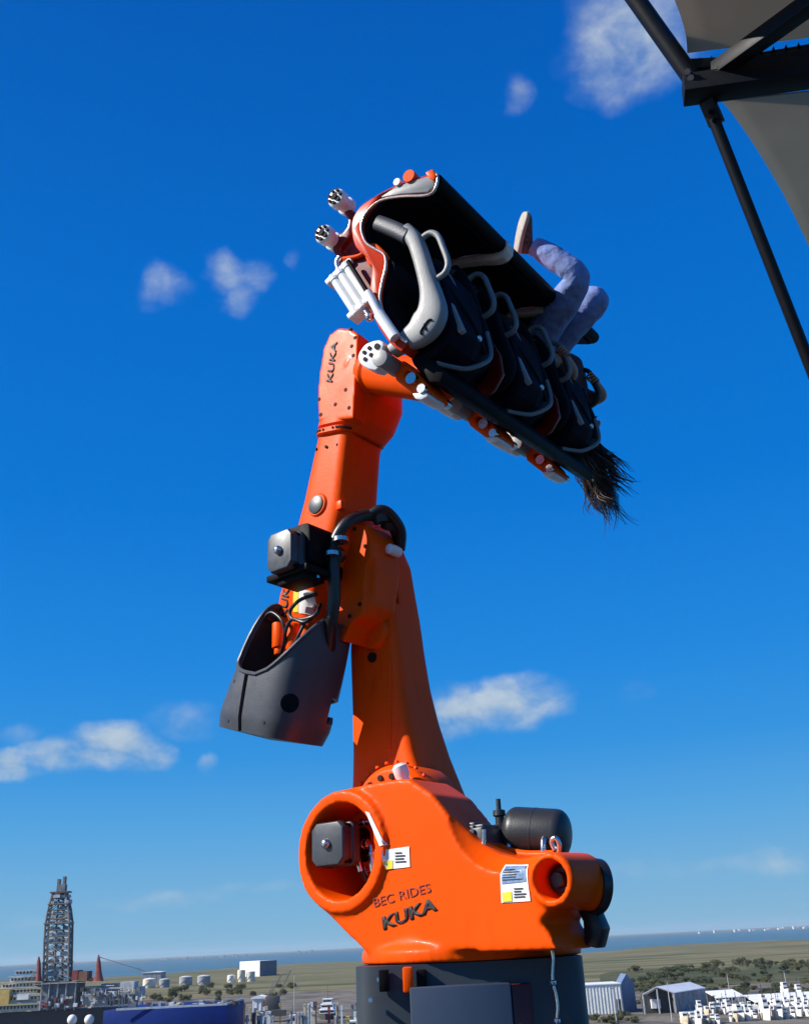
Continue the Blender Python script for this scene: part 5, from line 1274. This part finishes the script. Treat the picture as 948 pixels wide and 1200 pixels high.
def long_shed(x0, x1, py, Y, h, label):
    a, b = Yp(x0, py, Y), Yp(x1, py - (x1 - x0) * .05, Y); t = thing('boat_shed', label, 'boat shed', ((a.x + b.x) / 2, Y, 2.5)); zt = a.z + h
    bm = bmn(); prism(bm, [V((a.x, Y - 2, zt)), V((b.x, Y - 2, zt + .3)), V((b.x, Y + 26, zt + 3.2)), V((a.x, Y + 26, zt + 2.9))], V((0, 0, .45))); obj('roof', bm, M['roof_white'], t)
    n = 9
    for i in range(n + 1):
        x = a.x + (b.x - a.x) * i / n; bm = bmn(); bx(bm, x - .3, x + .3, Y - .3, Y + .3, 1.0, zt - .02); obj('post', bm, M['bwhite'], t)
    bm = bmn(); bx(bm, a.x + .4, b.x - .4, Y + 22, Y + 23, 1.0, zt + 2.2); obj('back_wall', bm, M['shade_dark'], t)
    for i in range(n):
        if i % 3 != 1:
            x = a.x + (b.x - a.x) * (i + .5) / n; bm = bmn(); bx(bm, x - 1.6, x + 1.4, Y + 4 + i % 2, Y + 16, 1.2, zt * .62 + (i % 4) * .4); obj('bay_screen', bm, M['cream'] if i % 2 else M['bwhite'], t)
long_shed(884, 1015, 1176, 720, 0.5, 'long white roofed open boat shed behind the marina rows at the right')
long_shed(838, 872, 1170, 735, 0, 'short white roofed boat shed left of the long one')
land('jetty', [(800, hz(800) + 96), (1010, hz(1010) + 96)], [(800, hz(800) + 91), (1010, hz(1010) + 91)], M['pale'], 2.9, 10, .002, 1.2)
# utility poles
for px, py, h, Y in ((722, 1196, 34, 640), (787, 1194, 40, 640), (855, 1165, 22, 900), (922, 1160, 20, 900), (345, 1175, 30, 900)):
    p = Yp(px, py, Y); s_ = szy(px, py, Y); t = thing('light_pole', 'slender pale light pole standing on the harbour bank', 'pole', (p.x, Y, 2), 'light poles on the harbour banks')
    bm = bmn(); cyl(bm, V((p.x, Y, 1.5)), V((p.x, Y, p.z + h * s_)), .32, .18, n=8); obj('shaft', bm, M['pale'], t)
    bm = bmn(); bx(bm, p.x - 1.1, p.x + 1.1, Y - .3, Y + .3, p.z + h * s_, p.z + h * s_ + .4); obj('lamp_head', bm, M['midgrey'], t)
# --- scrub trees in belts behind the right bank and along the left shore
def bush(m, seed, label, group):
    random.seed(seed)
    t = thing('scrub_tree', label, 'tree', (0, 0, 0), group)
    bm = bmn(); cyl(bm, V((0, 0, -.5)), V((.2, .1, 2.4)), .35, .2, n=7)
    for i in range(4):
        a_ = i * 1.6 + .4; tube(bm, [V((.1, .1, 1.4)), V((math.cos(a_) * 1.2, math.sin(a_) * 1.2, 2.8)), V((math.cos(a_) * 2.6, math.sin(a_) * 2.6, 4.0))], .12, n=5, k=2)
    obj('trunk', bm, M['bark'], t)
    bm = bmn(); lobes = [(V((random.uniform(-3.6, 3.6), random.uniform(-3, 3), random.uniform(2.2, 5.2))), random.uniform(1.3, 2.4)) for _ in range(11)]
    for c, r in lobes:
        for i in range(120):
            d = V((random.gauss(0, 1), random.gauss(0, 1), random.gauss(0, 1))).normalized(); p = c + d * r * random.uniform(.55, 1.05)
            if p.z < .8: continue
            a_, b_ = basis(d + V((random.gauss(0, .5), random.gauss(0, .5), random.gauss(0, .5)))); s = random.uniform(.22, .5)
            bm.faces.new([bm.verts.new(p + a_ * s), bm.verts.new(p + b_ * s * .7), bm.verts.new(p - a_ * s), bm.verts.new(p - b_ * s * .7)])
    obj('crown', bm, m, t, flat=True); return t
pa = bush(M['leaf'], 1, 'olive green scrub tree in the belt behind the marina boats', 'scrub trees in the right belt')
pb = bush(M['leaf2'], 2, 'dark green scrub tree in the belt behind the marina boats', 'dark scrub trees in the right belt')
pc = bush(M['leaf'], 3, 'olive scrub bush along the far bank below the storage tanks', 'scrub bushes on the left bank')
random.seed(40); used = set()
def plant(pr, px, py, Y, k):
    zone = ('behind the open shed' if px < 800 else 'behind the short boat shed' if px < 870 else 'behind the long boat shed' if px < 925 else 'at the right edge of the photo') if px > 600 else ('below the left storage tanks' if px < 262 else 'left of the robot pedestal')
    depth_ = 'near the shore' if Y < 900 and px > 600 or Y < 1250 and px < 600 else 'farther back'
    tone = 'dark green' if pr is pb else 'olive green'; lb = f'{tone} scrub tree {zone}, {depth_}'
    p = Yp(px, py, Y); loc = (p.x, Y, 1.5); sc_ = (k * random.uniform(.9, 1.5), k, k * random.uniform(.7, 1.1))
    if pr not in used: used.add(pr); pr.location = loc; pr.scale = sc_; pr['label'] = lb
    else: dup(pr, loc, random.uniform(0, 6), sc_, lb)
for i in range(150):
    px = random.uniform(736, 1010); Y = 50 / math.tan(R_(1.9 + 1.7 * random.random() ** 1.3)); plant(pb if random.random() < (.65 if 880 < px < 925 or 805 < px < 835 else .22) else pa, px, 1150, Y, random.uniform(.55, 1.1) * Y / 900)
for i in range(46):
    px = random.uniform(165, 345); Y = random.uniform(1000, 1650); plant(pc, px, 1160, Y, random.uniform(.7, 1.3) * Y / 1300)
for i in range(10):
    px = random.uniform(690, 745); Y = random.uniform(640, 700); plant(pa, px, 1186, Y, random.uniform(.5, .8))
# ------------------------------------------------------------------ sea air
hm = bpy.data.materials.new('sea_air'); hm.use_nodes = True; ht = hm.node_tree; ht.nodes.clear()
hv = ht.nodes.new('ShaderNodeVolumePrincipled'); hv.inputs['Color'].default_value = (.80, .90, 1.0, 1); hv.inputs['Density'].default_value = 1.9e-5; hv.inputs['Anisotropy'].default_value = .1
ho = ht.nodes.new('ShaderNodeOutputMaterial'); ht.links.new(hv.outputs[0], ho.inputs['Volume'])
bm = bmn(); bx(bm, -31000, 31000, -31000, 31000, -4, 160)
hz_o = obj('haze', bm, hm, flat=True); hz_o['kind'] = 'stuff'
